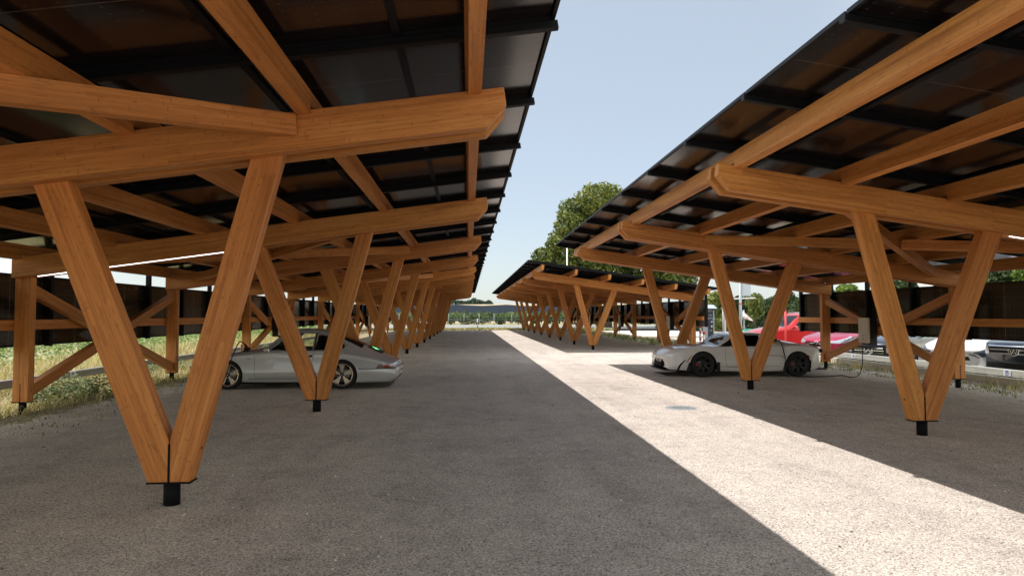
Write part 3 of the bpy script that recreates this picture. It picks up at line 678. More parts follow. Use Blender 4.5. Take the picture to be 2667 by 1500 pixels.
class Car:
    def __init__(s, root, st, paint, bow_f=0.16, bow_r=0.12, nr=5, dx=0.05, keep=(), lean=0.0):
        s.root = root; s.st = st
        cols = list(zip(*st)); xs = cols[0]; fn = [pchip(xs, c) for c in cols]
        x0, x1 = xs[0], xs[-1]; pos = sorted(set([round(x0 + (x1 - x0) * i / int((x1 - x0) / dx), 4) for i in range(int((x1 - x0) / dx) + 1)] + [x for x in xs] + list(keep)))
        pos = [p for i, p in enumerate(pos) if i == 0 or p - pos[i - 1] > 0.008 or p in keep]
        bm = bmesh.new(); s.bm = bm; rings = []
        for x in pos:
            v = [f(x) for f in fn]; _, zs, w2, z2, w3, z3, w4, z4, zc = v
            P = [(w2 - .07, zs), (w2 - .025, zs + .035), (w2, zs + (z2 - zs) * .6), (w2 - .002, z2), (w3 + (w2 - w3) * .35, z2 + (z3 - z2) * .72), (w3, z3), (w4, z4), (w4 * .62, z4 + (zc - z4) * .66), (w4 * .3, z4 + (zc - z4) * .94), (0, zc)]
            C = catmull(P, nr)
            half = []
            for (y, z) in C:
                tf = max(0, 1 - (x - x0) / 0.8); tr = max(0, 1 - (x1 - x) / 0.7); yy = (abs(y) / 0.85) ** 2.4
                q_ = max(0.0, 1 - (x1 - x) / 0.35); k_ = max(0.0, min(1.0, (z - .39) / .07)); k_ = k_ * k_ * (3 - 2 * k_); lo_ = max(0.0, min(1.0, (.24 - z) / .12))
                half.append((x - lean * q_ * k_ - lean * .9 * q_ * lo_ + bow_f * tf * tf * yy * 1.3 - bow_r * tr * tr * yy * 1.3, y, z))
            ring = [bm.verts.new((a, b_, c)) for a, b_, c in half] + [bm.verts.new((a, -b_, c)) for a, b_, c in half[-2::-1]]
            rings.append(ring)
        for i in range(len(rings) - 1):
            for k in range(len(rings[0]) - 1): bm.faces.new((rings[i][k], rings[i + 1][k], rings[i + 1][k + 1], rings[i][k + 1]))
        for ring, fl in ((rings[0], 1), (rings[-1], 0)):
            n = len(ring) // 2
            for k in range(n - 1 + (len(ring) % 2)):
                a, b_, c, d = ring[k], ring[k + 1], ring[-2 - k], ring[-1 - k]
                q = [a, b_, c, d] if b_ is not c else [a, b_, d]
                try: bm.faces.new(q if fl else q[::-1])
                except ValueError: pass
        bmesh.ops.recalc_face_normals(bm, faces=bm.faces)
        s.paint = paint; s.bv = BVHTree.FromBMesh(bm)
        s.parts = []                                  # (name, faces, material)
        s.nr = nr
    def hit_side(s, x, z, side=-1):
        h = s.bv.ray_cast(Vector((x, side * 3, z)), Vector((0, -side, 0))); return h[0], h[1]
    def hit_front(s, y, z, d=1):
        h = s.bv.ray_cast(Vector((-4 * d if d > 0 else 9, y, z)), Vector((d, 0, 0))); return h[0], h[1]
    def hit_top(s, x, y):
        h = s.bv.ray_cast(Vector((x, y, 4)), Vector((0, 0, -1))); return h[0], h[1]
    def take(s, name, poly, mat, ymin=.3, ymax=9, inset=0, parent=None, ax=(0, 2)):
        fs = cut_poly(s.bm, poly, ymin, ymax, ax); s.parts.append((name, mat, [(f.calc_center_median().copy()) for f in fs], parent))
        # move the piece straight away into its own bmesh
        nb = B(); vm = {}
        for f in fs:
            vs = []
            for v in f.verts:
                if v not in vm:
                    vm[v] = nb.bm.verts.new(v.co - v.normal * inset)
                vs.append(vm[v])
            nb.bm.faces.new(vs)
        for f in nb.bm.faces: f.normal_update()
        nb.fin(list(nb.bm.faces), mat, (1, 0, 0), True)
        bmesh.ops.delete(s.bm, geom=fs, context='FACES')
        if ax == (0, 2) and ymin > 0:
            other = B(); other.bm.free(); other.bm = nb.bm.copy(); other.uv = other.bm.loops.layers.uv['UVMap']; other.mats = list(nb.mats)
            bmesh.ops.delete(nb.bm, geom=[f for f in nb.bm.faces if f.calc_center_median().y > 0], context='FACES')
            bmesh.ops.delete(other.bm, geom=[f for f in other.bm.faces if f.calc_center_median().y < 0], context='FACES')
            other.obj(name, parent or s.root)
        return nb.obj(name, parent or s.root)
    def arch(s, cx, cz, r, ylim=.3):
        poly = [(cx + r * math.cos(2 * math.pi * k / 28), cz + r * math.sin(2 * math.pi * k / 28)) for k in range(28)]
        fs = cut_poly(s.bm, poly, ylim); bmesh.ops.delete(s.bm, geom=fs, context='FACES')
    def finish(s, crease=None):
        nb = B(); nb.bm.free(); nb.bm = s.bm; nb.uv = s.bm.loops.layers.uv.new('UVMap'); nb.mats = []
        for f in s.bm.faces: f.normal_update()
        nb.fin(list(s.bm.faces), s.paint, (1, 0, 0), True)
        o = nb.obj('body', s.root)
        return o
    def ribbon(s, pts, w, mat, name, parent, side=-1, off=0.002, mode='side', step=.04, both=True):
        """thin strip lying on the skin along points"""
        dense = []
        for (a, b_), (c, d) in zip(pts[:-1], pts[1:]):
            n = max(1, int(math.hypot(c - a, d - b_) / step)); dense += [(a + (c - a) * i / n, b_ + (d - b_) * i / n) for i in range(n)]
        dense.append(pts[-1]); nb = B(); any_ = False
        for sd in ((side, -side) if both and mode == 'side' else (side,)):
            P = []
            for q in dense:
                if mode == 'side': h, nn = s.hit_side(q[0], q[1], sd)
                elif mode == 'front': h, nn = s.hit_front(q[0], q[1])
                elif mode == 'rear': h, nn = s.hit_front(q[0], q[1], -1)
                else: h, nn = s.hit_top(q[0], q[1])
                if h is not None: P.append((h + nn * off, nn))
            if len(P) < 2: continue
            any_ = True; prev = None; fs = []
            for i, (p, nn) in enumerate(P):
                t = (P[min(i + 1, len(P) - 1)][0] - P[max(i - 1, 0)][0]).normalized(); sdv = t.cross(nn).normalized() * w / 2
                a, b_ = nb.bm.verts.new(p - sdv), nb.bm.verts.new(p + sdv)
                if prev: fs.append(nb.bm.faces.new((prev[0], a, b_, prev[1])))
                prev = (a, b_)
            for f in fs: f.normal_update()
            nb.fin(fs, mat, (1, 0, 0), True)
        return nb.obj(name, parent, normals=False) if any_ else None
    def decal(s, poly, mat, name, parent, mode='front', off=.004, side=-1, thick=.004, sub=2):
        nb = B(); f = nb.bm.faces.new([nb.bm.verts.new((p[0], p[1], 0)) for p in poly])
        bmesh.ops.triangulate(nb.bm, faces=[f])
        for _ in range(sub): bmesh.ops.subdivide_edges(nb.bm, edges=list(nb.bm.edges), cuts=1, use_grid_fill=True)
        for v in list(nb.bm.verts):
            a, b_ = v.co.x, v.co.y
            h, nn = {'front': lambda: s.hit_front(a, b_), 'rear': lambda: s.hit_front(a, b_, -1), 'side': lambda: s.hit_side(a, b_, side), 'top': lambda: s.hit_top(a, b_)}[mode]()
            v.co = h + nn * off if h is not None else Vector((0, 0, -5))
        dead = [v for v in nb.bm.verts if v.co.z < -4]
        if dead: bmesh.ops.delete(nb.bm, geom=dead, context='VERTS')
        for f in nb.bm.faces: f.normal_update()
        nb.fin(list(nb.bm.faces), mat, (1, 0, 0), True)
        return nb.obj(name, parent)
def wheel(root, x, y, z, r, rim_r, style, side, steer=0):
    """side -1: outer face towards -Y"""
    b = B(); w = .205; s_ = side
    prof = [(rim_r - .005, -w / 2 + .02), (rim_r + .012, -w / 2), (r - .035, -w / 2 - .004), (r - .012, -w / 2 + .008), (r, -w / 2 + .035), (r, w / 2 - .035), (r - .012, w / 2 - .008), (r - .035, w / 2), (rim_r, w / 2), (rim_r - .005, -w / 2 + .02)]
    c = Vector((x, y - s_ * w / 2, z)); ax = (0, -s_, 0)      # along axis: inwards
    b.lathe([(q, h) for q, h in prof], c, ax, M['rubber'], 44); t = b.obj('wheel', root)
    b = B()
    if style == 'five':
        b.lathe([(rim_r, -w / 2 + .004), (rim_r - .008, -w / 2 - .004), (rim_r - .022, -w / 2 + .002), (rim_r - .028, -w / 2 + .05)], c, ax, M['lip'], 44)
        b.lathe([(rim_r - .028, -w / 2 + .05), (rim_r - .03, w / 2 - .02), (.03, w / 2 - .02)], c, ax, M['darkalloy'], 44)
        for k in range(5):
            a = math.pi / 2 + k * 2 * math.pi / 5 + .0; ca, sa = math.cos(a), math.sin(a)
            def P(rr, tt, h): return c + Vector((rr * ca - tt * sa, -s_ * 1 * 0, rr * sa + tt * ca)) + Vector((0, -s_ * h, 0))
            R0 = rim_r - .03
            b.prism([P(.035, -.013, -w / 2 + .03), P(R0, -.058, -w / 2 + .022), P(R0 + .004, 0, -w / 2 + .022), P(R0, .058, -w / 2 + .022), P(.035, .013, -w / 2 + .03)], (0, -s_ * .022, 0), M['alu'], (ca, 0, sa), .003)
        b.lathe([(0, -w / 2 + .014), (.026, -w / 2 + .014), (.034, -w / 2 + .022), (.036, -w / 2 + .05)], c, ax, M['darkalloy'], 20)
        b.lathe([(0, -w / 2 + .012), (.012, -w / 2 + .012)], c, ax, M['alu'], 12)
    elif style == 'black':
        b.lathe([(rim_r, -w / 2 + .004), (rim_r - .012, -w / 2 - .002), (rim_r - .02, -w / 2 + .03), (rim_r - .025, w / 2 - .02)], c, ax, M['darkalloy'], 44)
        for k in range(7):
            a = -math.pi / 2 + k * 2 * math.pi / 7
            for da in (-.13, .13):
                p0 = c + Vector((math.cos(a) * .04, -s_ * (-w / 2 + .03), math.sin(a) * .04)); p1 = c + Vector((math.cos(a + da) * (rim_r - .015), -s_ * (-w / 2 + .015), math.sin(a + da) * (rim_r - .015)))
                b.bar(p0, p1, .02, .018, M['darkalloy'], up=(0, 1, 0))
        b.lathe([(0, -w / 2 + .012), (.05, -w / 2 + .016), (.062, -w / 2 + .05)], c, ax, M['darkalloy'], 20)
    else:
        b.lathe([(rim_r, -w / 2 + .004), (rim_r - .012, -w / 2 - .002), (rim_r - .03, -w / 2 + .04), (rim_r - .03, w / 2 - .02), (.03, w / 2 - .02)], c, ax, M['darkalloy'], 36)
        for k in range(10):
            a = k * 2 * math.pi / 10
            b.bar(c + Vector((math.cos(a) * .03, -s_ * (-w / 2 + .02), math.sin(a) * .03)), c + Vector((math.cos(a) * (rim_r - .012), -s_ * (-w / 2 + .01), math.sin(a) * (rim_r - .012))), .022, .016, M['alu'], up=(0, 1, 0))
        b.lathe([(0, -w / 2 + .01), (.04, -w / 2 + .012)], c, ax, M['alu'], 16)
    b.obj('rim', t)
    if style in ('five', 'black'):
        b = B(); b.lathe([(0, -.03), (rim_r * .72, -.03), (rim_r * .72, -.01)], c, ax, M['disc'], 30); b.obj('brake_disc', t)
        b = B(); rr = rim_r * .66
        pts = [c + Vector((math.cos(a) * q, -s_ * (-.055), math.sin(a) * q)) for q, rng in ((rr + .045, (2.75, 2.95, 3.15, 3.35)), (rr - .03, (3.35, 3.15, 2.95, 2.75))) for a in rng]
        b.prism(pts, (0, s_ * .03, 0), M['caliper'], None, .004); b.obj('brake_caliper', t)
    return t
def well(root, x, z, r, yo, depth=.34):
    b = B()
    for s_ in (-1, 1):
        n = 24; y0, y1 = s_ * (yo - .015), s_ * (yo - depth); ring = []
        for k in range(n + 1):
            a = -0.35 + (math.pi + .7) * k / n; ring.append((b.bm.verts.new((x + r * math.cos(a), y0, z + r * math.sin(a))), b.bm.verts.new((x + r * math.cos(a), y1, z + r * math.sin(a)))))
        fs = [b.bm.faces.new((ring[k][0], ring[k + 1][0], ring[k + 1][1], ring[k][1])) for k in range(n)]
        fs.append(b.bm.faces.new([q[1] for q in ring]))
        b.fin(fs, M['cavity'])
    return b.obj('wheel_housing', root)
def text_on(root, s_, size, mat, loc, rot): return text_mesh(s_, size, mat, loc, rot, 'lettering', root, .0008)

# ---- silver coupe
def silver_coupe():
    root = empty('coupe', (-4.735, 14.35, 0)); tag(root, 'silver rounded coupe plugged in to charge under the left carport', 'car')
    st = [(-.88, .26, .60, .35, .57, .42, .48, .46, .47), (-.82, .20, .72, .35, .69, .46, .56, .51, .52), (-.65, .17, .79, .37, .76, .53, .61, .585, .585), (-.3, .16, .82, .38, .78, .60, .64, .655, .655),
        (0, .15, .835, .40, .79, .655, .66, .70, .715), (.4, .135, .825, .40, .775, .69, .66, .74, .77), (.62, .13, .82, .40, .775, .715, .66, .765, .80), (.86, .128, .82, .40, .775, .74, .62, .93, .985),
        (1.10, .128, .82, .40, .775, .755, .57, 1.095, 1.155), (1.35, .128, .82, .40, .775, .765, .55, 1.13, 1.185), (1.7, .128, .825, .40, .78, .765, .545, 1.105, 1.165), (2.0, .13, .845, .40, .79, .75, .53, 1.02, 1.09),
        (2.3, .122, .865, .41, .80, .715, .52, .90, .975), (2.6, .122, .865, .41, .80, .66, .51, .775, .845), (2.85, .125, .85, .40, .785, .60, .50, .675, .735), (3.08, .128, .825, .39, .765, .54, .50, .585, .625),
        (3.22, .13, .80, .38, .75, .50, .50, .545, .57), (3.31, .14, .78, .36, .735, .475, .50, .52, .54), (3.37, .16, .75, .35, .71, .45, .49, .50, .515), (3.40, .21, .71, .33, .67, .43, .47, .475, .485)]
    c = Car(root, st, M['silver'], .16, .11, keep=(.66, 1.13), lean=.085)
    c.arch(.01, .275, .305); c.arch(2.235, .275, .31)
    # glass
    c.take('side_window', [(.80, .775), (.86, .80), (1.17, 1.065), (1.30, 1.09), (1.66, 1.085), (1.64, .775)], M['glass'], .4, inset=.004)
    c.take('quarter_window', [(1.70, .775), (1.72, 1.075), (1.93, 1.035), (2.12, .945), (2.27, .845), (2.255, .80), (2.20, .775)], M['glass'], .4, inset=.004)
    c.take('windscreen', [(-.56, .68), (.56, .68), (.50, 1.10), (-.50, 1.10)], M['glass'], .55, 1.12, ax=(1, 2), inset=.002)
    c.take('rear_window', [(2.06, -.44), (2.58, -.50), (2.58, .50), (2.06, .44)], M['rearglass'], .6, 1.3, ax=(0, 1))
    c.take('engine_grille', [(2.66, -.30), (2.96, -.33), (2.96, .33), (2.66, .30)], M['plastic'], .5, 1.3, ax=(0, 1), inset=-.003)
    lamp = [(2.90, .405), (2.955, .485), (3.25, .485), (3.40, .485), (3.40, .405)]
    c.take('tail_lamp', lamp, M['tailclear'], .42, inset=-.003)
    body = c.finish()
    c.decal([(3.06, .41), (3.06, .48), (3.16, .48), (3.16, .41)], M['taillamp'], 'tail_lamp_lens', body, 'side', .006)
    c.decal([(-.42, .405), (-.42, .485), (.42, .485), (.42, .405)], M['taillamp'], 'reflector_band', body, 'rear', .006)
    for pts in ([(.53, .66), (.535, .30), (.56, .235)], [(1.67, .765), (1.665, .60), (1.62, .48), (1.55, .36), (1.47, .30), (1.45, .235)], [(.56, .235), (1.45, .235)]):
        c.ribbon(pts, .006, M['seam'], 'door_gap', body)
    c.ribbon([(.42, .205), (1.90, .205)], .010, M['seam'], 'sill_gap', body)
    c.ribbon([(2.56, .398), (3.30, .398)], .016, M['seam'], 'bumper_gap', body)
    c.ribbon([(-.78, .42), (-.31, .42)], .012, M['seam'], 'bumper_gap', body)
    c.ribbon([(.72, .766), (.80, .768), (1.64, .768), (2.22, .770)], .014, M['plastic'], 'window_trim', body)
    c.ribbon([(.80, .80), (1.165, 1.082), (1.30, 1.105), (1.70, 1.10), (1.94, 1.05), (2.15, .945), (2.30, .845)], .012, M['plastic'], 'window_trim', body)
    c.ribbon([(1.685, .775), (1.69, 1.09)], .035, M['plastic'], 'door_pillar', body)
    c.ribbon([(1.02, .775), (1.08, .985)], .012, M['plastic'], 'window_divider', body)
    c.decal([(.38, .585), (.38, .61), (.45, .61), (.45, .585)], M['lamp'], 'side_repeater', body, 'side', .004)
    for (x, z) in ((1.60, .655),):
        for sd in (-1, 1):
            h, nn = c.hit_side(x, z, sd)
            b = B(); b.bar(h + Vector((-.085, sd * .022, .004)), h + Vector((.03, sd * .022, -.004)), .018, .026, M['plastic'], bev=.005); b.lathe([(0, 0), (.02, 0), (.022, .02)], h + Vector((.03, sd * .028, -.004)), (0, -sd, 0), M['plastic'], 14); b.obj('door_handle', root)
    # mirror, standing on a stalk
    for sd in (-1, 1):
        b = B(); b.blob((.80, sd * .89, .775), (.06, .085, .055), M['silver'], 3); b.bar((.82, sd * .79, .745), (.81, sd * .85, .78), .03, .03, M['plastic']); b.box((.845, sd * .89, .775), (.012, .13, .08), M['chrome'], bev=.003); b.obj('wing_mirror', root)
    well(root, .01, .275, .305, .80); well(root, 2.235, .275, .31, .82)
    for x, s_, yy in ((.01, -1, -.80), (.01, 1, .80), (2.235, -1, -.835), (2.235, 1, .835)): wheel(root, x, yy, .282, .284, .222, 'five', s_)
    # cabin
    b = B(); b.box((1.3, 0, .40), (2.0, 1.30, .50), M['cavity']); b.box((1.0, 0, .70), (.34, 1.32, .10), M['interior'], bev=.03)
    for y in (-.33, .33):
        b.box((1.50, y, .66), (.44, .42, .14), M['interior'], bev=.04); b.box((1.72, y, .86), (.12, .42, .42), M['interior'], rot=Matrix.Rotation(R(14), 3, 'Y'), bev=.045); b.box((1.78, y, 1.04), (.08, .24, .12), M['interior'], rot=Matrix.Rotation(R(14), 3, 'Y'), bev=.03)
    b.box((2.15, 0, .70), (.35, 1.0, .14), M['interior'], bev=.04)
    ring = [(1.22 + .03 * math.cos(a) * .4, -.33 + .17 * math.sin(a), .82 + .17 * math.cos(a)) for a in [k * math.pi / 10 for k in range(21)]]
    b.tube(ring, .013, M['interior'], 6, cap=False); b.obj('cabin', root)
    # lower rear valance and number plate
    b = B(); b.box((2.95, 0, .165), (.62, 1.35, .07), M['plastic'], bev=.02); b.box((.95, 0, .13), (2.9, 1.40, .05), M['cavity']); b.obj('underbody', root)
    h, nn = c.hit_front(0.0, .33, -1)
    b = B(); b.box(h + Vector((.012, 0, -.01)), (.012, .50, .11), M['signwhite'], bev=.002); pl = b.obj('number_plate', root)
    text_mesh('ZH 1089', .085, M['plastic'], h + Vector((.020, 0, -.01)), (R(90), 0, R(90)), 'plate_text', pl)
    # green charge display in the engine grille
    p, nn = c.hit_top(2.80, -.06)
    b = B(); t = Vector((.9, 0, -.42)).normalized(); sdv = Vector((0, 1, 0)); up = nn
    def Q(a, q): return p + t * a + sdv * q + up * .008
    b.poly([Q(-.10, -.035), Q(-.02, -.035), Q(-.02, -.06), Q(.09, -.02), Q(.02, -.01), Q(.02, .02)], M['glow']); b.obj('charge_display', root)
    # wipers
    b = B()
    for y in (-.45, .05):
        pts = [Vector((.60 + .16 * k / 6, y + .5 * k / 6, 0)) for k in range(7)]; P = []
        for q in pts:
            h, n2 = c.hit_top(q.x, q.y); P.append(h + n2 * .014)
        b.tube(P, .006, M['plastic'], 5)
    b.obj('wiper', root)
    # charge socket cover and flap
    h, nn = c.hit_top(.30, -.60)
    b = B(); b.blob(h + Vector((0, 0, .006)), (.085, .05, .018), M['plastic'], 2); b.box(h + Vector((-.085, -.02, .075)), (.010, .09, .13), M['silver'], rot=Matrix.Rotation(R(8), 3, 'Y'), bev=.004); b.obj('charge_flap', root)
    return root, c, h
coupe, cc, sock = silver_coupe()
sw = coupe.location + sock
root = empty('charging_cable', sw); tag(root, 'black charging cable arching from the silver coupe front wing to the gravel', 'cable')
b = B(); b.tube([Vector((.05, 0, .03)), Vector((.0, .0, .10)), Vector((-.03, 0, .15))], .034, M['plastic'], 10, .016); b.blob((.02, 0, .05), (.07, .035, .04), M['plastic'], 2); b.obj('plug', root)
P = catmull([(-.03, 0, .15), (-.07, -.03, .185), (-.12, -.08, .17), (-.20, -.20, -.10), (-.25, -.31, -.38), (-.33, -.33, -.60), (-.42, -.33, -.735), (-.62, -.32, -.745), (-.95, -.22, -.745), (-1.2, .3, -.745), (-1.35, 2.0, -.745), (-1.65, 5.5, -.745), (-1.78, 8.4, -.72), (-1.80, 8.5, -.1)], 6)
P = [(a, q, max(z, .011 - sw.z) if i > 30 else z) for i, (a, q, z) in enumerate(P)]
b = B(); b.tube(P, .0105, M['plastic'], 7); b.obj('lead', root)

# ---- white roadster
def white_roadster():
    root = empty('roadster', (5.52, 16.355, 0)); tag(root, 'low white roadster with black wheels plugged in under the near right carport', 'car')
    st = [(-.935, .22, .64, .31, .62, .39, .46, .44, .45), (-.88, .17, .73, .32, .70, .46, .50, .51, .52), (-.70, .155, .80, .36, .76, .565, .54, .62, .63), (-.45, .15, .84, .38, .79, .645, .55, .685, .70),
        (-.15, .15, .855, .40, .80, .70, .56, .715, .73), (.15, .145, .85, .40, .79, .705, .57, .72, .74), (.42, .13, .84, .40, .78, .70, .66, .725, .75), (.64, .125, .84, .40, .78, .70, .62, .87, .91),
        (.84, .12, .84, .40, .78, .70, .56, .985, 1.02), (1.2, .12, .84, .40, .78, .70, .555, 1.005, 1.04), (1.55, .12, .845, .40, .785, .705, .55, .985, 1.03), (1.80, .125, .86, .40, .80, .72, .56, .89, .94),
        (2.1, .13, .875, .42, .82, .735, .56, .815, .86), (2.4, .14, .875, .42, .82, .735, .56, .775, .80), (2.7, .155, .86, .42, .80, .715, .56, .735, .75), (2.92, .17, .83, .42, .77, .68, .55, .70, .712),
        (3.05, .20, .79, .42, .73, .645, .53, .675, .69), (3.12, .26, .74, .42, .68, .60, .50, .63, .64)]
    c = Car(root, st, M['whitepaint'], .20, .26, keep=(.42, .84))
    c.arch(.01, .285, .325); c.arch(2.31, .280, .325)
    c.take('side_window', [(.60, .725), (.84, .945), (.92, .975), (1.46, .975), (1.45, .90), (1.36, .715)], M['tint'], .4, inset=.006)
    c.take('windscreen', [(-.58, .72), (.58, .72), (.50, .975), (-.50, .975)], M['glass'], .36, .86, ax=(1, 2), inset=.002)
    c.take('rear_window', [(1.66, -.40), (1.80, -.42), (1.80, .42), (1.66, .40)], M['tint'], .6, 1.3, ax=(0, 1))
    c.take('grille', [(-.47, .245), (-.42, .215), (.42, .215), (.47, .245), (.42, .33), (.30, .375), (-.30, .375), (-.42, .33)], M['cavity'], -2.0, -.55, ax=(1, 2), inset=.03)
    body = c.finish()
    # brake duct slashes, headlamp slots, bonnet vents, seams
    for q in ([(-.60, .165), (-.56, .165), (-.52, .27), (-.44, .37), (-.395, .415), (-.45, .395), (-.54, .31), (-.585, .24)],): c.decal(q, M['cavity'], 'air_duct', body, 'side', .004)
    c.decal([(-.52, .165), (-.32, .165), (-.32, .195), (-.52, .205)], M['whitepaint'], 'splitter_fin', body, 'side', .006)
    for y0, x0 in ((-.60, -.62), (.60, -.62)):
        s_ = 1 if y0 > 0 else -1
        c.decal([(-.70, s_ * .44), (-.44, s_ * .60), (-.30, s_ * .64), (-.34, s_ * .56), (-.50, s_ * .48)], M['lampdark'], 'headlamp', body, 'top', .004)
    for k in range(3):
        c.decal([(-.30 + .14 * k, -.20 - .03 * k), (-.16 + .14 * k, -.26 - .03 * k), (-.10 + .14 * k, -.24 - .03 * k), (-.24 + .14 * k, -.17 - .03 * k)], M['plastic'], 'bonnet_vent', body, 'top', .004)
        c.decal([(-.30 + .14 * k, .20 + .03 * k), (-.24 + .14 * k, .17 + .03 * k), (-.10 + .14 * k, .24 + .03 * k), (-.16 + .14 * k, .26 + .03 * k)], M['plastic'], 'bonnet_vent', body, 'top', .004)
    c.decal([(-.395, .345), (-.375, .345), (-.245, .53), (-.275, .515), (-.35, .43)], M['amber'], 'side_marker', body, 'side', .005)
    c.decal([(2.50, .51), (2.56, .51), (2.64, .40), (2.66, .375), (2.60, .38), (2.55, .45)], M['redmark'], 'side_marker', body, 'side', .005)
    c.ribbon([(.56, .70), (.545, .50), (.56, .30), (.60, .235)], .006, M['seam'], 'door_gap', body)
    c.ribbon([(.60, .235), (1.35, .235), (1.50, .40), (1.52, .70)], .006, M['seam'], 'door_gap', body)
    c.ribbon([(1.55, .50), (1.80, .50), (2.0, .465)], .010, M['seam'], 'crease_line', body)
    c.ribbon([(.42, .245), (1.90, .245)], .006, M['seam'], 'sill_gap', body)
    c.ribbon([(1.62, .715), (1.95, .755), (2.40, .742)], .006, M['seam'], 'lid_gap', body)
    c.ribbon([(.53, .715), (.84, .965), (.93, .99), (1.48, .99)], .022, M['plastic'], 'window_frame', body)
    c.decal([(.45, .712), (.68, .712), (.80, .88), (.76, .90)], M['plastic'], 'corner_trim', body, 'side', .004)
    for pts in ([(-.42, .29), (.42, .29)], [(-.44, .25), (.44, .25)], [(-.40, .325), (.40, .325)]): pass
    b = B()
    for z in (.245, .275, .305, .335): b.bar((-.93 + .05, -.40, z), (-.93 + .05, .40, z), .012, .007, M['plastic'])
    b.obj('grille_slats', body)
    # front splitter, side skirts, mud flaps
    b = B()
    pl = []; n = 16
    for k in range(n + 1):
        y = -.80 + 1.6 * k / n; h, nn = c.hit_front(y, .22); x = (h.x if h else -.5); pl.append((max(-1.0, x - .055), y, .145))
    b.prism([Vector(p) for p in pl] + [Vector((-.35, .80, .145)), Vector((-.35, -.80, .145))], (0, 0, .018), M['plastic']); b.obj('front_splitter', root)
    for s_ in (-1, 1):
        b = B(); b.prism([(.345, s_ * .83, .36), (.40, s_ * .83, .35), (.405, s_ * .83, .15), (.36, s_ * .83, .11), (.31, s_ * .83, .16)], (0, s_ * .045, 0), M['plastic'], None, .006); b.obj('mud_flap', root)
        b = B(); b.prism([(2.02, s_ * .85, .37), (1.97, s_ * .85, .36), (1.93, s_ * .85, .11), (1.98, s_ * .85, .11), (2.0, s_ * .85, .18)], (0, s_ * .045, 0), M['plastic'], None, .006); b.obj('mud_flap', root)
        b = B(); b.prism([(-.34, s_ * .83, .34), (-.31, s_ * .83, .36), (-.27, s_ * .83, .16), (-.40, s_ * .83, .13)], (0, s_ * .03, 0), M['plastic'], None, .004); b.obj('arch_lip', root)
    well(root, .01, .285, .325, .83); well(root, 2.31, .280, .325, .85)
    for x, s_, yy in ((.01, -1, -.835), (.01, 1, .835), (2.31, -1, -.855), (2.31, 1, .855)): wheel(root, x, yy, .293, .295, .195, 'black', s_)
    b = B(); b.box((1.15, 0, .36), (1.5, 1.30, .44), M['cavity']); b.box((.74, 0, .66), (.34, 1.25, .10), M['interior'], bev=.03)
    for y in (-.33, .33):
        b.box((1.40, y, .80), (.12, .44, .34), M['interior'], rot=Matrix.Rotation(R(16), 3, 'Y'), bev=.045)
    ring = [(.98, -.33 + .16 * math.sin(a), .76 + .16 * math.cos(a)) for a in [k * math.pi / 10 for k in range(21)]]
    b.tube(ring, .013, M['interior'], 6, cap=False); b.obj('cabin', root)
    b = B(); b.box((1.1, 0, .125), (3.2, 1.40, .05), M['cavity']); b.box((2.86, 0, .165), (.45, 1.45, .03), M['plastic'], bev=.008); b.obj('underbody', root)
    for s_ in (-1, 1):
        b = B(); b.blob((2.99, s_ * .60, .60), (.055, .05, .05), M['plastic'], 3); b.blob((3.06, s_ * .45, .59), (.05, .045, .045), M['redmark'], 3); b.obj('tail_lamp', root)
        b = B(); b.blob((.74, s_ * .90, .76), (.05, .08, .045), M['whitepaint'], 3); b.bar((.74, s_ * .78, .71), (.74, s_ * .86, .74), .03, .02, M['plastic']); b.obj('wing_mirror', root)
    b = B(); pts = []
    for k in range(9):
        y = -.40 + .8 * k / 8; pts.append((3.02 - .12 * (y / .6) ** 2, y, .705))
    b.tube(pts, .010, M['plastic'], 6); b.obj('rear_lip', root)
    h, nn = c.hit_front(0, .34)
    b = B(); b.box((h.x - .012, .0, .365), (.010, .40, .075), M['signwhite'], bev=.002); pl = b.obj('number_plate', root)
    text_mesh('LZERO', .062, M['plastic'], (h.x - .018, 0, .363), (R(90), 0, R(-90)), 'plate_text', pl)
    # green sticker triangle inside
    b = B(); b.poly([(.98, -.52, .93), (1.10, -.52, .93), (1.06, -.52, .82)], M['green']); b.obj('visor_flap', root)
    h, nn = c.hit_side(1.79, .80, -1)
    b = B(); b.lathe([(0, 0), (.035, 0), (.045, .012), (.052, .0)], h + nn * .002, nn, M['yellow'], 20); b.obj('charge_socket', root)
    return root, c, h, nn
roadster, rcar, sk, skn = white_roadster()
sw = roadster.location + sk
root = empty('charging_cable', sw); tag(root, 'black charging cable with yellow plug between the white roadster and the beige charger', 'cable')
b = B(); b.tube([skn * .0, skn * .06, skn * .10 + Vector((.03, 0, .03))], .042, M['yellow'], 12, .03); b.blob(skn * .09 + Vector((-.02, 0, -.02)), (.05, .04, .035), M['plastic'], 2); b.obj('plug', root)
E_ = Vector((rc.location.x - .09, rc.location.y - .02, .745)) - sw
P = catmull([tuple(skn * .10), (.035, -.13, .055), (.085, -.16, .03), (.13, -.18, -.12), (.18, -.19, -.35), (.235, -.19, -.56), (.32, -.20, -.74), (.40, -.24, -.795), (.8, -.32, -.795), (1.3, -.22, -.795), (1.3 + (E_.x - 1.3) * .4, -.05, -.795),
    (E_.x - .55, E_.y - .42, -.795), (E_.x - .28, E_.y - .28, -.76), (E_.x - .10, E_.y - .14, -.58), (E_.x - .01, E_.y - .03, -.30), (E_.x, E_.y, E_.z)], 7)
P = [(a, q, max(z, .0125 - sw.z)) for a, q, z in P]
b = B(); b.tube(P, .0115, M['plastic'], 7); b.obj('lead', root)
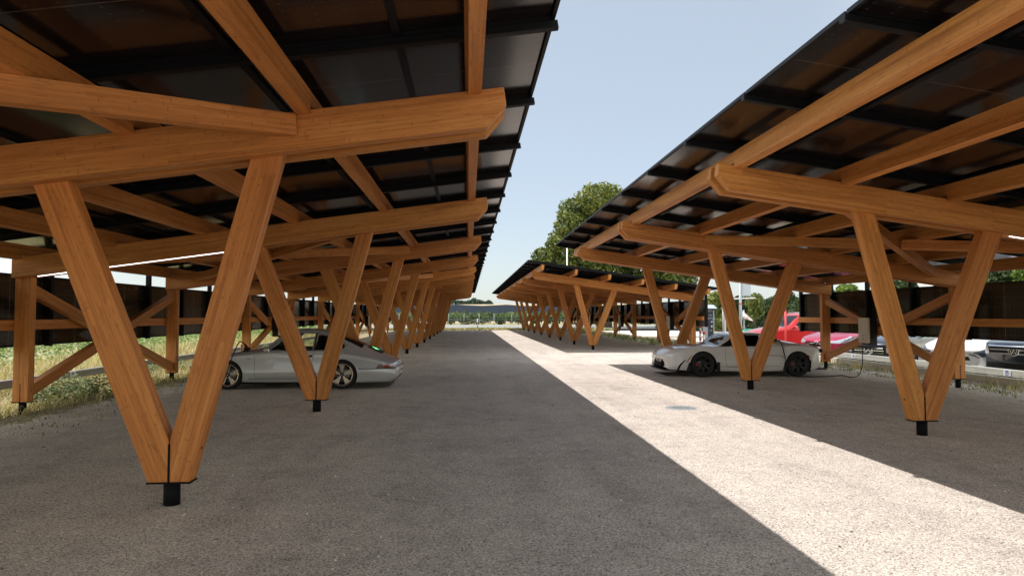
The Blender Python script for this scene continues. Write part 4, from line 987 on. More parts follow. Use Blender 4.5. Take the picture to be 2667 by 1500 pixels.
# ------------------------------------------------------------------ parked cars beyond the low board (lot lies lower)
LZ = -0.20
def scale_st(st, kx=1, ky=1, kz=1): return [(a * kx, zs * kz, w2 * ky, z2 * kz, w3 * ky, z3 * kz, w4 * ky, z4 * kz, zc * kz) for a, zs, w2, z2, w3, z3, w4, z4, zc in st]
HATCH = [(-.86, .30, .66, .44, .62, .58, .50, .66, .68), (-.80, .24, .76, .44, .72, .66, .58, .745, .76), (-.60, .20, .84, .46, .80, .76, .62, .82, .85), (-.2, .18, .88, .47, .84, .86, .66, .91, .935), (.2, .17, .89, .47, .86, .91, .70, .97, 1.0),
    (.45, .17, .89, .47, .86, .93, .72, 1.01, 1.04), (.85, .17, .89, .47, .86, .945, .66, 1.24, 1.28), (1.25, .17, .89, .47, .86, .95, .60, 1.42, 1.47), (1.9, .17, .89, .47, .86, .97, .59, 1.46, 1.52), (2.5, .17, .89, .47, .86, .98, .58, 1.44, 1.50),
    (2.95, .18, .89, .47, .86, .99, .57, 1.37, 1.43), (3.20, .19, .87, .47, .84, .97, .57, 1.20, 1.26), (3.33, .22, .84, .48, .80, .90, .56, 1.0, 1.03), (3.40, .28, .78, .48, .74, .80, .52, .88, .90)]
VAN = [(-.90, .34, .74, .50, .73, .78, .70, .93, .94), (-.86, .28, .80, .50, .79, .84, .74, .995, 1.01), (-.70, .22, .90, .50, .88, .92, .74, 1.045, 1.06), (-.2, .20, .93, .50, .90, 1.0, .76, 1.10, 1.13), (.2, .19, .94, .50, .92, 1.05, .78, 1.14, 1.17),
    (.40, .19, .94, .50, .92, 1.07, .80, 1.17, 1.20), (.75, .19, .94, .50, .92, 1.08, .74, 1.46, 1.50), (1.05, .19, .94, .50, .92, 1.08, .68, 1.68, 1.72), (1.9, .19, .94, .50, .92, 1.08, .68, 1.76, 1.80), (2.9, .19, .94, .50, .92, 1.08, .68, 1.74, 1.79),
    (3.35, .20, .93, .50, .91, 1.07, .67, 1.66, 1.70), (3.5, .22, .90, .5, .88, 1.04, .66, 1.40, 1.45), (3.58, .30, .84, .5, .82, .98, .62, 1.1, 1.14)]
def parked(name, x, y, paint, label, kz=1.0, kx=1.0, rail=False, ST=None):
    th = R({'estate_car': 8, 'van': 8}.get(name, 30)); root = empty(name, (x + .86 * math.cos(th), y + .86 * math.sin(th), LZ), th); tag(root, label, 'car')
    st = ST or scale_st(HATCH, kx, 1, kz)
    c = Car(root, st, paint, .24, .12, nr=4, dx=.07, keep=(.45 * kx, 1.25 * kx))
    wr = .315; fx, rx = 0.0, 2.58 * kx
    c.arch(fx, .31, .345); c.arch(rx, .31, .345)
    K, Z = kx, kz
    c.take('side_window', [(.62 * K, .97 * Z), (1.22 * K, 1.36 * Z), (1.40 * K, 1.385 * Z), (1.52 * K, 1.385 * Z), (1.52 * K, .975 * Z)], M['tint'], .4, inset=.004)
    c.take('side_window', [(1.60 * K, .98 * Z), (1.60 * K, 1.385 * Z), (2.20 * K, 1.38 * Z), (2.42 * K, 1.33 * Z), (2.36 * K, .99 * Z)], M['tint'], .4, inset=.004)
    c.take('windscreen', [(-.66, .99 * Z), (.66, .99 * Z), (.56, 1.40 * Z), (-.56, 1.40 * Z)], M['tint'], .35 * K, 1.22 * K, ax=(1, 2), inset=.003)
    c.take('rear_window', [(-.60, 1.05 * Z), (.60, 1.05 * Z), (.54, 1.36 * Z), (-.54, 1.36 * Z)], M['tint'], 2.97 * K, 3.5 * K, ax=(1, 2), inset=.003)
    body = c.finish()
    for p in ([(.52 * K, .93 * Z), (.50 * K, .5), (.56 * K, .25)], [(1.56 * K, .97 * Z), (1.55 * K, .3)], [(2.42 * K, .99 * Z), (2.40 * K, .75), (2.22 * K, .42)], [(.56 * K, .25), (2.15 * K, .25)]): c.ribbon(p, .008, M['seam'], 'door_gap', body)
    c.ribbon([(.60, .945 * Z), (2.42 * K, .965 * Z)], .015, M['plastic'], 'window_trim', body)
    for xx in (1.42 * K, 2.28 * K):
        h, nn = c.hit_side(xx, .84 * Z)
        b = B(); b.bar(h + Vector((-.09, -.02, 0)), h + Vector((.07, -.02, 0)), .025, .03, paint, bev=.006); b.obj('door_handle', root)
    well(root, fx, .31, .345, .86); well(root, rx, .31, .345, .86)
    for xx, s_, yy in ((fx, -1, -.87), (fx, 1, .87), (rx, -1, -.87), (rx, 1, .87)): wheel(root, xx, yy, wr, wr, .215, 'spoke', s_)
    for s_ in (-1, 1):
        b = B(); b.blob((.66 * K, s_ * 1.0, 1.00 * Z), (.07, .10, .07), paint, 3); b.bar((.64 * K, s_ * .86, .95 * Z), (.66 * K, s_ * .95, .98 * Z), .05, .03, M['plastic']); b.obj('wing_mirror', root)
        if rail:
            b = B(); pts = []
            for k in range(9): pts.append((1.35 * K + 1.45 * K * k / 8, s_ * .60, 1.50 * Z + .03 - .03 * abs(k / 4 - 1) ** 2)) if True else None
            b.tube(pts, .016, M['galv'], 6); b.obj('roof_rail_bar', root)
    b = B(); b.box((1.2 * K, 0, .55), (2.3 * K, 1.45, .7 * Z), M['cavity']); b.box((1.6 * K, -.36, 1.0 * Z), (.14, .46, .5), M['interior'], bev=.05); b.box((1.6 * K, .36, 1.0 * Z), (.14, .46, .5), M['interior'], bev=.05)
    b.box((1.2 * K, 0, .16), (3.4 * K, 1.3, .06), M['cavity']); b.obj('cabin', root)
    return root, c, body
def ring_emblem(root, c, y, z, r, mat, kind):
    h, nn = c.hit_front(y, z); x = h.x - .028
    b = B(); n = 26
    b.tube([(x, y + r * math.cos(2 * math.pi * k / n), z + r * math.sin(2 * math.pi * k / n)) for k in range(n + 1)], r * .13, mat, 6, cap=False)
    def L(p, q, w=.14): b.bar((x, y + p[0] * r, z + p[1] * r), (x, y + q[0] * r, z + q[1] * r), r * w, .012, mat, up=(1, 0, 0))
    if kind == 'star':
        for k in range(3):
            a = math.pi / 2 + k * 2 * math.pi / 3; L((0, 0), (math.cos(a) * .95, math.sin(a) * .95), .20)
    else:      # V over W
        for s_ in (-1, 1):
            L((s_ * .34, .88), (0, .10)); L((s_ * .80, .45), (s_ * .40, -.78)); L((s_ * .40, -.78), (0, .02))
        b.lathe([(0, .0), (r * .98, .0), (r * .98, .01)], (x + .016, y, z), (1, 0, 0), M['navy'], 24)
    return b.obj('emblem', root)
# crimson hatchback
r_, c, body = parked('hatchback', 12.2, 22.9, M['magenta'], 'crimson hatchback with double-chevron badge, nose to the board', 1.02, .95)
for s_ in (-1, 1):
    c.decal([(-.74, .66), (-.72, .74), (-.35, .845), (-.02, .925), (-.12, .82), (-.40, .68)], M['lamp'], 'headlight', body, 'side', .006, side=s_)
    c.decal([(s_ * .50, .68), (s_ * .50, .75), (s_ * .74, .79), (s_ * .76, .70)], M['lamp'], 'headlight', body, 'front', .008)
c.decal([(-.50, .62), (-.44, .56), (.44, .56), (.50, .62), (.46, .72), (-.46, .72)], M['plastic'], 'grille', body, 'front', .004)
for dz in (0, .055):
    c.ribbon([(-.48, .61 + dz), (-.14, .61 + dz), (0, .675 + dz), (.14, .61 + dz), (.48, .61 + dz)], .026, M['chrome'], 'chevron_badge', body, mode='front', off=.012, step=.03)
c.decal([(-.60, .30), (-.54, .27), (.54, .27), (.60, .30), (.50, .42), (-.50, .42)], M['plastic'], 'air_intake', body, 'front', .004)
h, nn = c.hit_front(0, .48); b = B(); b.box(h + Vector((-.02, 0, 0)), (.012, .50, .11), M['signwhite'], bev=.003); b.obj('number_plate', r_)
# slate saloon
r_, c, body = parked('saloon_car', 12.2, 19.8, M['slate'], 'slate blue saloon with three bright grille bars and a star badge', 1.04, 1.12)
for s_ in (-1, 1):
    c.decal([(-.80, .52), (-.78, .66), (-.52, .75), (-.26, .80), (-.34, .66), (-.58, .55)], M['lamp'], 'headlight', body, 'side', .006, side=s_)
    c.decal([(s_ * .53, .52), (s_ * .54, .67), (s_ * .78, .70), (s_ * .80, .52)], M['lamp'], 'headlight', body, 'front', .008)
c.decal([(-.46, .44), (.46, .44), (.50, .62), (.44, .70), (-.44, .70), (-.50, .62)], M['plastic'], 'grille', body, 'front', .004)
for z in (.50, .58, .66): c.ribbon([(-.45, z), (.45, z)], .044, M['chrome'], 'grille_bar', body, mode='front', off=.012)
ring_emblem(r_, c, 0, .58, .12, M['chrome'], 'star')
c.decal([(-.66, .24), (.66, .24), (.62, .36), (-.62, .36)], M['plastic'], 'air_intake', body, 'front', .004)
# white hatchback
r_, c, body = parked('hatchback', 12.2, 16.3, M['white'] if False else M['whitepaint'], 'white hatchback with smoked headlights behind the board, beside the navy van', 1.06, 1.0)
for s_ in (-1, 1):
    c.decal([(-.80, .64), (-.76, .74), (-.50, .84), (-.16, .90), (-.06, .88), (-.22, .78), (-.55, .65)], M['lampdark'], 'headlight', body, 'side', .006, side=s_)
    c.decal([(s_ * .38, .645), (s_ * .40, .70), (s_ * .74, .80), (s_ * .82, .66), (s_ * .60, .60)], M['lampdark'], 'headlight', body, 'front', .008)
    c.decal([(-.72, .33), (-.66, .39), (-.52, .37), (-.44, .30), (-.60, .28)], M['plastic'], 'fog_opening', body, 'side', .005, side=s_)
    c.ribbon([(-.70, .52), (-.45, .50)], .01, M['seam'], 'bumper_gap', body)
c.decal([(-.40, .52), (.40, .52), (.36, .62), (-.36, .62)], M['plastic'], 'grille', body, 'front', .004)
c.decal([(-.46, .28), (.46, .28), (.40, .42), (-.40, .42)], M['plastic'], 'air_intake', body, 'front', .004)
# navy van
r_, c, body = parked('van', 12.2, 14.45, M['navy'], 'dark navy van with chrome grille bars and round badge at the right edge', 1.16, 1.0, ST=VAN)
c.decal([(-.66, .76), (.66, .76), (.66, .96), (.58, 1.0), (-.58, 1.0), (-.66, .96)], M['plastic'], 'grille', body, 'front', .004)
for z in (.775, .865, .955): c.ribbon([(-.62, z), (.62, z)], .034, M['chrome'], 'grille_bar', body, mode='front', off=.012)
for s_ in (-1, 1):
    c.decal([(s_ * .64, .74), (s_ * .64, .98), (s_ * .80, .99), (s_ * .82, .76)], M['lamp'], 'headlight', body, 'front', .010)
    c.decal([(-.72, .74), (-.66, .98), (-.40, 1.0), (-.50, .78)], M['lamp'], 'headlight', body, 'side', .006, side=s_)
ring_emblem(r_, c, 0, .865, .125, M['chrome'], 'vw')
c.decal([(-.72, .36), (.72, .36), (.70, .56), (-.70, .56)], M['plastic'], 'air_intake', body, 'front', .004)
for z in (.40, .45, .50): c.ribbon([(-.68, z), (.68, z)], .012, M['darkalloy'], 'intake_slat', body, mode='front', off=.010)
# red tall car seen from the side
r_, c, body = parked('estate_car', 11.6, 27.2, M['redpaint'], 'bright red tall estate car with roof rails, seen from the side', 1.16, 1.06, True)
for s_ in (-1, 1): c.decal([(-.74, .72), (-.70, .82), (-.40, .90), (-.20, .94), (-.34, .82), (-.60, .72)], M['lamp'], 'headlight', body, 'side', .006, side=s_)

# ------------------------------------------------------------------ street furniture on the right
def at(px, Y): return Y * math.tan(math.atan((px - 1334.3) / 1744.7) + R(3.7269))      # photograph column to X at depth Y
# parking ticket machine
Yk = 31.0
root = empty('ticket_machine', (12.25 - 1.0, Yk, LZ)); root.location.x = at(1846, Yk) ; tag(root, 'grey and navy parking ticket machine with a small slanted solar roof', 'ticket machine')
b = B(); b.box((-.17, 0, 1.0), (.12, .40, 1.75), M['kiosk'], bev=.02); b.box((.17, 0, 1.0), (.05, .40, 1.75), M['kiosk'], bev=.01); b.box((0, .03, 1.0), (.28, .34, 1.75), M['kiosk'], bev=.01); b.obj('case', root)
b = B(); b.box((.02, -.16, 1.02), (.30, .04, 1.62), M['kioskdark'], bev=.006); face = b.obj('front_panel', root)
b = B()
for x, z, w, h in ((.08, 1.33, .075, .07), (.08, 1.12, .075, .09), (-.02, .93, .04, .05), (.06, .92, .05, .06)): b.box((x, -.183, z), (w, .006, h), M['signwhite'] if z > 1 else M['yellow'], bev=.002)
b.prism([(.04, -.182, .66), (.11, -.182, .66), (.075, -.182, .73)], (0, -.004, 0), M['signwhite']); b.obj('buttons', face)
text_mesh('parking', .085, M['signwhite'], (.02, -.186, 1.50), (R(90), 0, 0), 'lettering', face)
text_mesh('KASSE', .055, M['signwhite'], (.02, -.186, 1.63), (R(90), 0, 0), 'lettering', face)
b = B(); b.box((.0, -.05, 2.02), (.66, .56, .03), M['kioskdark'], rot=Matrix.Rotation(R(20), 3, 'X'), bev=.005); b.box((0, -.055, 2.043), (.62, .52, .008), M['kiosk'], rot=Matrix.Rotation(R(20), 3, 'X')); b.tube([(0, .02, 1.85), (0, .02, 2.0)], .04, M['kiosk'], 8); b.obj('solar_roof', root)
# posts and poles
def pole(name, px, Y, z0, z1, r, mat, label, cat, group=None):
    root = empty(name, (at(px, Y), Y, z0)); tag(root, label, cat, group)
    b = B(); b.lathe([(0, 0), (r, 0), (r * .95, z1 - z0), (0, z1 - z0)], (0, 0, 0), (0, 0, 1), mat, 14); b.obj('shaft', root); return root
root = pole('sign_pole', 1886, 30.0, LZ, 3.0, .085, M['white'], 'thick plain white pole beside the ticket machine', 'pole')
b = B(); b.lathe([(0, 0), (.10, 0), (.10, .06), (0, .06)], (0, 0, 0), (0, 0, 1), M['galv'], 14); b.obj('base_collar', root)
root = pole('lamp_pole', 1929, 34.0, LZ, 3.4, .075, M['galv'], 'grey pole carrying a square board and cross bar, seen above the roadster', 'pole')
b = B(); b.box((.33, .06, 2.78 - LZ), (.50, .05, .70), M['galv'], bev=.01); b.box((.33, .02, 2.78 - LZ), (.44, .02, .64), M['kiosk'], bev=.004); b.obj('sign_board', root)
b = B(); b.bar((-.55, 0, 2.28 - LZ), (.80, 0, 2.34 - LZ), .05, .07, M['white'], bev=.01); b.obj('cross_bar', root)
b = B(); b.lathe([(.078, 0), (.080, .0), (.080, .07), (.078, .07)], (0, 0, 2.0 - LZ), (0, 0, 1), M['redpost'], 16); b.box((.03, -.08, 1.45 - LZ), (.09, .05, .5), M['galv'], bev=.01); b.obj('band', root)
root = pole('marker_post', 2046, 23.5, LZ, 1.60, .04, M['redpost'], 'slim red marker post in front of the red estate car', 'post')
b = B(); b.lathe([(0, 0), (.042, 0), (.010, .13), (0, .13)], (0, 0, 1.8), (0, 0, 1), M['redpost'], 12); b.obj('tip', root)
for px, Y, lab in ((1824, 29.0, 'red and white banded post left of the ticket machine, the taller one'), (1833, 27.0, 'short red and white banded post in front of the ticket machine')):
    root = pole('banded_post', px, Y, LZ, .95 if px == 1824 else .72, .05, M['white'], lab, 'post', 'red and white banded posts')
    b = B()
    for z in (.25, .55, .85): b.lathe([(.0505, 0), (.052, 0), (.052, .10), (.0505, .10)], (0, 0, z), (0, 0, 1), M['redpost'], 14)
    b.blob((0, 0, 1.13 if px == 1824 else .92), (.07, .07, .06), M['redpost'], 2); b.obj('band', root)
root = pole('street_lamp', 1478, 60.0, 0, 7.6, .06, M['white'], 'tall thin white lamp mast in front of the big tree', 'street lamp')
b = B(); b.bar((0, 0, 7.6), (.7, 0, 7.75), .10, .05, M['galv'], bev=.01); b.obj('lamp_head', root)
root = pole('power_pole', 2063, 70.0, 0, 4.9, .09, M['galv'], 'distant grey T-shaped pole above the red estate car', 'pole')
b = B(); b.bar((-1.1, 0, 4.9), (1.1, 0, 4.9), .10, .10, M['galv']); b.obj('cross_arm', root)
# market parasol, green planter tub, low benches
root = empty('parasol', (at(1938, 40), 40, LZ)); tag(root, 'folded pinkish striped parasol on a stand behind the grey pole', 'parasol')
b = B(); b.tube([(0, 0, 0), (0, 0, 1.95)], .03, M['galv'], 8); b.obj('stand', root)
b = B(); n = 10; top = b.bm.verts.new((-.15, 0, 1.95)); rr = [b.bm.verts.new((.18 + .38 * math.cos(2 * math.pi * k / n), .38 * math.sin(2 * math.pi * k / n), 1.45 - .18 * math.cos(2 * math.pi * k / n))) for k in range(n)]
fs = [b.bm.faces.new((top, rr[k], rr[(k + 1) % n])) for k in range(n)]
for k, f in enumerate(fs): f.normal_update(); b.fin([f], M['pink'] if k % 2 else M['white'])
b.obj('canopy', root)
root = empty('waste_container', (at(1950, 33), 33, LZ)); tag(root, 'rounded green waste container in front of the red car bonnet', 'container')
b = B(); b.box((0, 0, .38), (.95, .7, .76), M['green'], bev=.05); b.obj('bin', root)
b = B(); b.blob((0, 0, .76), (.52, .38, .20), M['green'], 3); b.obj('lid', root)
b = B()
tag(b.obj('tmp'), kind='structure'); bpy.data.objects.remove(bpy.data.objects['tmp'])
for i, (px, Y, w, lab) in enumerate(((1872, 44, 2.2, 'low pale stone bench in front of the hedge, right of the ticket machine'), (1762, 60, 3.5, 'long pale stone bench across the road behind the farther carport'))):
    root = empty('stone_bench', (at(px, Y), Y, LZ if Y < 50 else 0)); tag(root, lab, 'bench')
    b = B(); b.box((0, 0, .45), (w, .5, .12), M['concrete'], bev=.02); b.obj('seat', root)
    b = B(); b.box((-w * .35, 0, .19), (.3, .4, .39), M['brick'], bev=.02); b.box((w * .35, 0, .19), (.3, .4, .39), M['brick'], bev=.02); b.obj('support', root)

# ------------------------------------------------------------------ far fence, poles and crop
def post_row():
    src = None
    spots = [(px, 96.5) for px in range(1040, 1400, 42)]
    for i, (px, Y) in enumerate(spots):
        if src is None:
            src = empty('trellis_post', (at(px, Y), Y, 0)); tag(src, 'slim grey post in the row before the green crop across the road', 'post', 'grey posts along the crop beyond the road')
            b = B(); b.tube([(0, 0, 0), (.03, 0, 1.55)], .032, M['galv'], 6); b.obj('shaft', src)
            b = B(); b.bar((-.06, 0, 1.5), (.06, 0, 1.5), .05, .05, M['galv']); b.obj('cap', src)
        else:
            o = copy_tree(src); o.location = (at(px, Y) + rnd.uniform(-.3, .3), Y, 0)
post_row()
b = B(); b.tube([(at(900, 96.5), 96.5, 1.45), (at(1500, 96.5), 96.5, 1.42)], .02, M['plastic'], 5); b.tube([(at(900, 96.5), 96.5, .75), (at(1500, 96.5), 96.5, .75)], .015, M['galv'], 5)
tag(b.obj('trellis_wire'), 'long dark wire strung along the grey posts before the crop', 'wire')
root = empty('gate_post', (at(1244.5, 66.5), 66.5, 0)); tag(root, 'white post with black band holding two sloping rails at the yard end', 'post')
b = B(); b.tube([(0, 0, 0), (0, 0, 1.0)], .055, M['white'], 10); b.obj('shaft', root)
b = B(); b.lathe([(.057, 0), (.060, 0), (.060, .08), (.057, .08)], (0, 0, .62), (0, 0, 1), M['black'], 12); b.blob((0, 0, 1.02), (.07, .07, .05), M['white'], 2); b.obj('band', root)
for sx, dx in ((-1, -1.7), (1, 1.75)):
    b = B(); b.bar((0, 0, .97), (dx, 0, .50), .04, .045, M['white']); b.bar((0, 0, .80), (sx * .75, .2, .48), .035, .035, M['white']); b.obj('rail', root)
# netting over the upper crop
b = B(); vs = []
for i in range(120):
    x = -110 + i * 2.2; vs.append((b.bm.verts.new((x, 116, .3)), b.bm.verts.new((x, 116, 3.05 + .10 * math.sin(i * 1.7) + rnd.uniform(-.07, .07))), b.bm.verts.new((x, 133, 3.2 + rnd.uniform(-.1, .1)))))
fs = []
for p, q in zip(vs[:-1], vs[1:]): fs += [b.bm.faces.new((p[0], q[0], q[1], p[1])), b.bm.faces.new((p[1], q[1], q[2], p[2]))]
for f in fs: f.normal_update()
b.fin(fs, M['net'], (1, 0, 0)); tag(b.obj('crop_netting', normals=False), 'long band of blue grey netting over the crop behind the green rows', 'netting')

# ------------------------------------------------------------------ trees
def leaf_cloud(b, clumps, n, size, mat, shell=.55, flat=.9, squash=.85):
    i0 = b.mi(mat); tot = sum(c[3] ** 2 for c in clumps)
    for (cx, cy, cz, r) in clumps:
        k = int(n * r * r / tot); tone = rnd.uniform(-.12, .12)
        for _ in range(k):
            d = Vector((rnd.gauss(0, 1), rnd.gauss(0, 1), rnd.gauss(0, 1))); d.normalize()
            lump = 1 + .28 * mnoise.noise(Vector((cx, cy, cz)) * .7 + d * 2.1) + .13 * mnoise.noise(d * 6 + Vector((cx, cy, 3)))
            rr = r * (shell + (1 - shell) * rnd.random() ** .6) * lump
            p = Vector((cx, cy, cz)) + Vector((d.x * rr, d.y * rr, d.z * rr * squash))
            nn = (d * .8 + Vector((rnd.gauss(0, .6), rnd.gauss(0, .6), rnd.gauss(0, .6) + .35))).normalized()
            a = nn.orthogonal().normalized(); ang = rnd.uniform(0, 6.28); a = (Matrix.Rotation(ang, 3, nn) @ a); c_ = nn.cross(a); s_ = size * rnd.uniform(.6, 1.35)
            vs = [b.bm.verts.new(p + a * s_ * .5), b.bm.verts.new(p + c_ * s_ * .33 + nn * s_ * .08), b.bm.verts.new(p - a * s_ * .5), b.bm.verts.new(p - c_ * s_ * .33 + nn * s_ * .08)]
            f = b.bm.faces.new(vs); f.material_index = i0
            t = min(1, max(0, rnd.random() * .75 + .12 + tone + .16 * mnoise.noise(p * .5)))
            for l in f.loops: l[b.uv].uv = (t, rnd.random())
def tree(name, x, y, z, clumps, n, size, mat, label, cat='tree', group=None, trunk_r=.3, shell=.45, trunk=True):
    root = empty(name, (x, y, z)); tag(root, label, cat, group)
    b = B(); leaf_cloud(b, clumps, n, size, M[mat], shell); b.obj('crown' if trunk else 'foliage', root, normals=False)
    b = B(); cz = min(c[2] for c in clumps)
    top = sum(c[2] for c in clumps) / len(clumps)
    ax = sum(c[0] * c[3] for c in clumps) / sum(c[3] for c in clumps)
    b.tube(catmull([(ax * .1, 0, -.1), (ax * .3, .05, top * .3), (ax * .6, 0, top * .65), (ax, 0, top)], 4), trunk_r, M['bark'], 9, trunk_r * .4)
    for c in clumps[:14]:
        t = rnd.uniform(.35, .8); s0 = Vector((ax * t, 0, top * t)); e = Vector(c[:3])
        b.tube(catmull([tuple(s0), tuple(s0.lerp(e, .5) + Vector((rnd.uniform(-.2, .2), rnd.uniform(-.2, .2), -.1 * c[3]))), tuple(e)], 3), trunk_r * .35, M['bark'], 6, trunk_r * .1)
    b.obj('trunk' if trunk else 'stems', root)
    return root
# big tree behind the carports: clumps read from the outline in the photo, x and z in metres at Y=75
Yt = 76.0
def pt(px, py): return (at(px, Yt), 1.457 + (820 - py) / 1755.8 * Yt)
cl = []
for px, py, rp in ((1590, 510, 52), (1545, 520, 45), (1500, 545, 42), (1480, 585, 36), (1560, 580, 50), (1620, 560, 50), (1520, 630, 44), (1580, 640, 50), (1470, 650, 34), (1640, 620, 60), (1440, 665, 30), (1408, 672, 26), (1395, 690, 18), (1425, 700, 26),
        (1500, 700, 40), (1560, 705, 44), (1620, 700, 48), (1680, 690, 55), (1700, 640, 55), (1680, 590, 50), (1655, 535, 40), (1740, 690, 50), (1780, 720, 34), (1740, 740, 34), (1660, 740, 34), (1532, 572, 40), (1470, 620, 34), (1445, 640, 26), (1540, 668, 46), (1600, 600, 50), (1460, 700, 34), (1390, 700, 20), (1560, 740, 40), (1500, 735, 36)):
    X, Z = pt(px, py); cl.append((X - 16, rnd.uniform(-2.6, 2.6), Z, rp * 1.08 / 1755.8 * Yt))
tree('large_tree', 16, Yt, 0, cl, 52000, .36, 'leaf', 'very large broad-leaved tree rising behind the two right carports', trunk_r=.55, shell=.62)
def small_tree(px, Y, py_top, wpx, mat, label, name='leafy_tree', n=3500, size=.22, base=None, py_bot=None, squat=False):
    X = at(px, Y); zt_ = 1.457 + (820 - py_top) / 1755.8 * Y; w = wpx / 1755.8 * Y; zb_ = zt_ * .35 if py_bot is None else 1.457 + (820 - py_bot) / 1755.8 * Y
    cl = []; h = zt_ - zb_; r0 = min(w, h) * .30
    for _ in range(13):
        a = rnd.uniform(0, 6.28); q = rnd.random() ** .5
        zz = zb_ + r0 * .8 + (h - 1.7 * r0) * rnd.random(); wf = 1 - .45 * ((zz - zb_) / h) ** 2
        cl.append((math.cos(a) * q * (w / 2 - r0) * wf, math.sin(a) * q * (w / 2 - r0) * .8, zz, r0 * rnd.uniform(.7, 1.1)))
    cl.append((0, 0, zt_ - r0 * .9, r0))
    return tree(name, X, Y, 0, cl, n, size, mat, label, group='trees and shrubs beyond the road on the right', trunk_r=.12 + .02 * h)
small_tree(1866, 52, 758, 74, 'leaf', 'round green tree directly behind the ticket machine', n=6500, size=.26, py_bot=832)
small_tree(1925, 50, 768, 46, 'leafdark', 'dark purplish round tree behind the grey pole with the board', n=5200, size=.24, py_bot=848)
small_tree(1965, 56, 762, 64, 'leaf', 'light green tree right of the grey pole with the board', n=5500, size=.26, py_bot=840)
small_tree(2010, 62, 772, 60, 'leafdark', 'mid green tree behind the V column over the roadster', n=4200, size=.26, py_bot=846)
small_tree(2050, 58, 752, 66, 'leafdark', 'tall dark green tree behind the red marker post', n=4800, size=.27, py_bot=845)
small_tree(2092, 50, 782, 34, 'leafyellow', 'small golden yellow tree at the wall end above the red car', n=2600, size=.22, py_bot=840)
small_tree(2215, 44, 735, 90, 'leaffresh', 'pale bushy tree showing above the solar wall near the beige charger', n=5200, size=.24, py_bot=800)
small_tree(2350, 36, 712, 130, 'leafdark', 'dark broad tree above the solar wall between the V legs', n=7500, size=.22, py_bot=800)
small_tree(2480, 34, 700, 150, 'leafdark', 'dark tree behind the solar wall left of the bright one', n=7500, size=.20, py_bot=800)
small_tree(2610, 31, 668, 150, 'leafdark', 'dark tree with golden leaf edges at the right frame edge', n=8000, size=.18, py_bot=790)
small_tree(2690, 28, 664, 110, 'leaffresh', 'bright fresh green tree at the very right edge of the view', n=4500, size=.18, py_bot=790)
def hedge(x0, x1, y, h, mat, label, n, size):
    cl = []; L = x1 - x0; k = int(L / (h * .55))
    for i in range(k + 1):
        xx = L * i / k; cl += [(xx + rnd.uniform(-.4, .4), rnd.uniform(-.6, .6), h * rnd.uniform(.25, .4), h * .42), (xx + rnd.uniform(-.4, .4), rnd.uniform(-.6, .6), h * rnd.uniform(.58, .80), h * rnd.uniform(.24, .42))]
    return tree('hedge', x0, y, -.2, cl, n, size, mat, label, 'hedge', None, .06, trunk=False)
hedge(at(1840, 66), at(2130, 66), 66, 3.6, 'leafdark', 'long dark overgrown hedge behind the trees and the red car', 12000, .34)
hedge(at(2100, 48), at(2800, 48), 48, 3.2, 'leafdark', 'long dark hedge glimpsed above the solar wall on the right', 12000, .28)
small_tree(1895, 58, 775, 60, 'leaf', 'green tree between the ticket machine and the dark round tree', n=4500, size=.26, py_bot=842)
small_tree(2032, 68, 762, 70, 'leaf', 'taller green tree farther back, between two dark ones', n=5000, size=.30, py_bot=838)
def shrub(px, Y, py_top, wpx, mat, label, n=1600, size=.14):
    X = at(px, Y); zt_ = 1.457 + (820 - py_top) / 1755.8 * Y; w = wpx / 1755.8 * Y; cl = []
    for _ in range(7): cl.append((rnd.uniform(-w / 2, w / 2) * .8, rnd.uniform(-.5, .5), rnd.uniform(.25, .75) * zt_, zt_ * .34))
    return tree('shrub', X, Y, -.1, cl, n, size, mat, label, 'shrub', 'shrubs along the hedge line', .04, trunk=False)
for px, Y, py, w, mat, lab in ((1868, 47, 828, 60, 'leaf', 'low shrub at the foot of the round tree by the ticket machine'), (1925, 45, 836, 60, 'leafdark', 'dark low shrub behind the parasol'), (1975, 44, 832, 80, 'leafdark', 'wide dark shrub behind the red car bonnet'),
        (2040, 46, 826, 80, 'leaf', 'green shrub behind the windscreen of the red car'), (1716, 66, 826, 40, 'leafdark', 'dark shrub across the road beyond the farther carport'), (1560, 97, 812, 40, 'leafdark', 'dark bush standing at the right end of the green crop')):
    shrub(px, Y, py, w, mat, lab, n=2200)
# wooded ridge
for i, (px, py, w) in enumerate(((1060, 786, 80), (1120, 783, 70), (1160, 780, 50), (1212, 781, 46), (1234, 774, 26), (1254, 778, 26), (1274, 781, 16), (1190, 778, 40))):
    Y = 420; X = at(px, Y); z0 = hill_z(X, Y); H = 1.457 + (820 - py) / 1755.8 * Y - z0; r = w / 1755.8 * Y / 2; H = max(H, 3); cl = []
    for _ in range(14): q_ = rnd.uniform(-1, 1); cl.append((q_ * r * .95, rnd.uniform(-r, r) * .4, H * rnd.uniform(.18, .76) * (1 - .45 * q_ * q_), H * rnd.uniform(.22, .34)))
    tree('ridge_tree', X, Y, z0 - .3, cl, 1500, .9, 'leafblue', 'hazy bluish tree on the hill ridge, %s from the left' % ['first', 'second', 'third', 'fifth', 'sixth', 'seventh', 'last', 'fourth'][i], group='trees on the far ridge', trunk_r=.3)
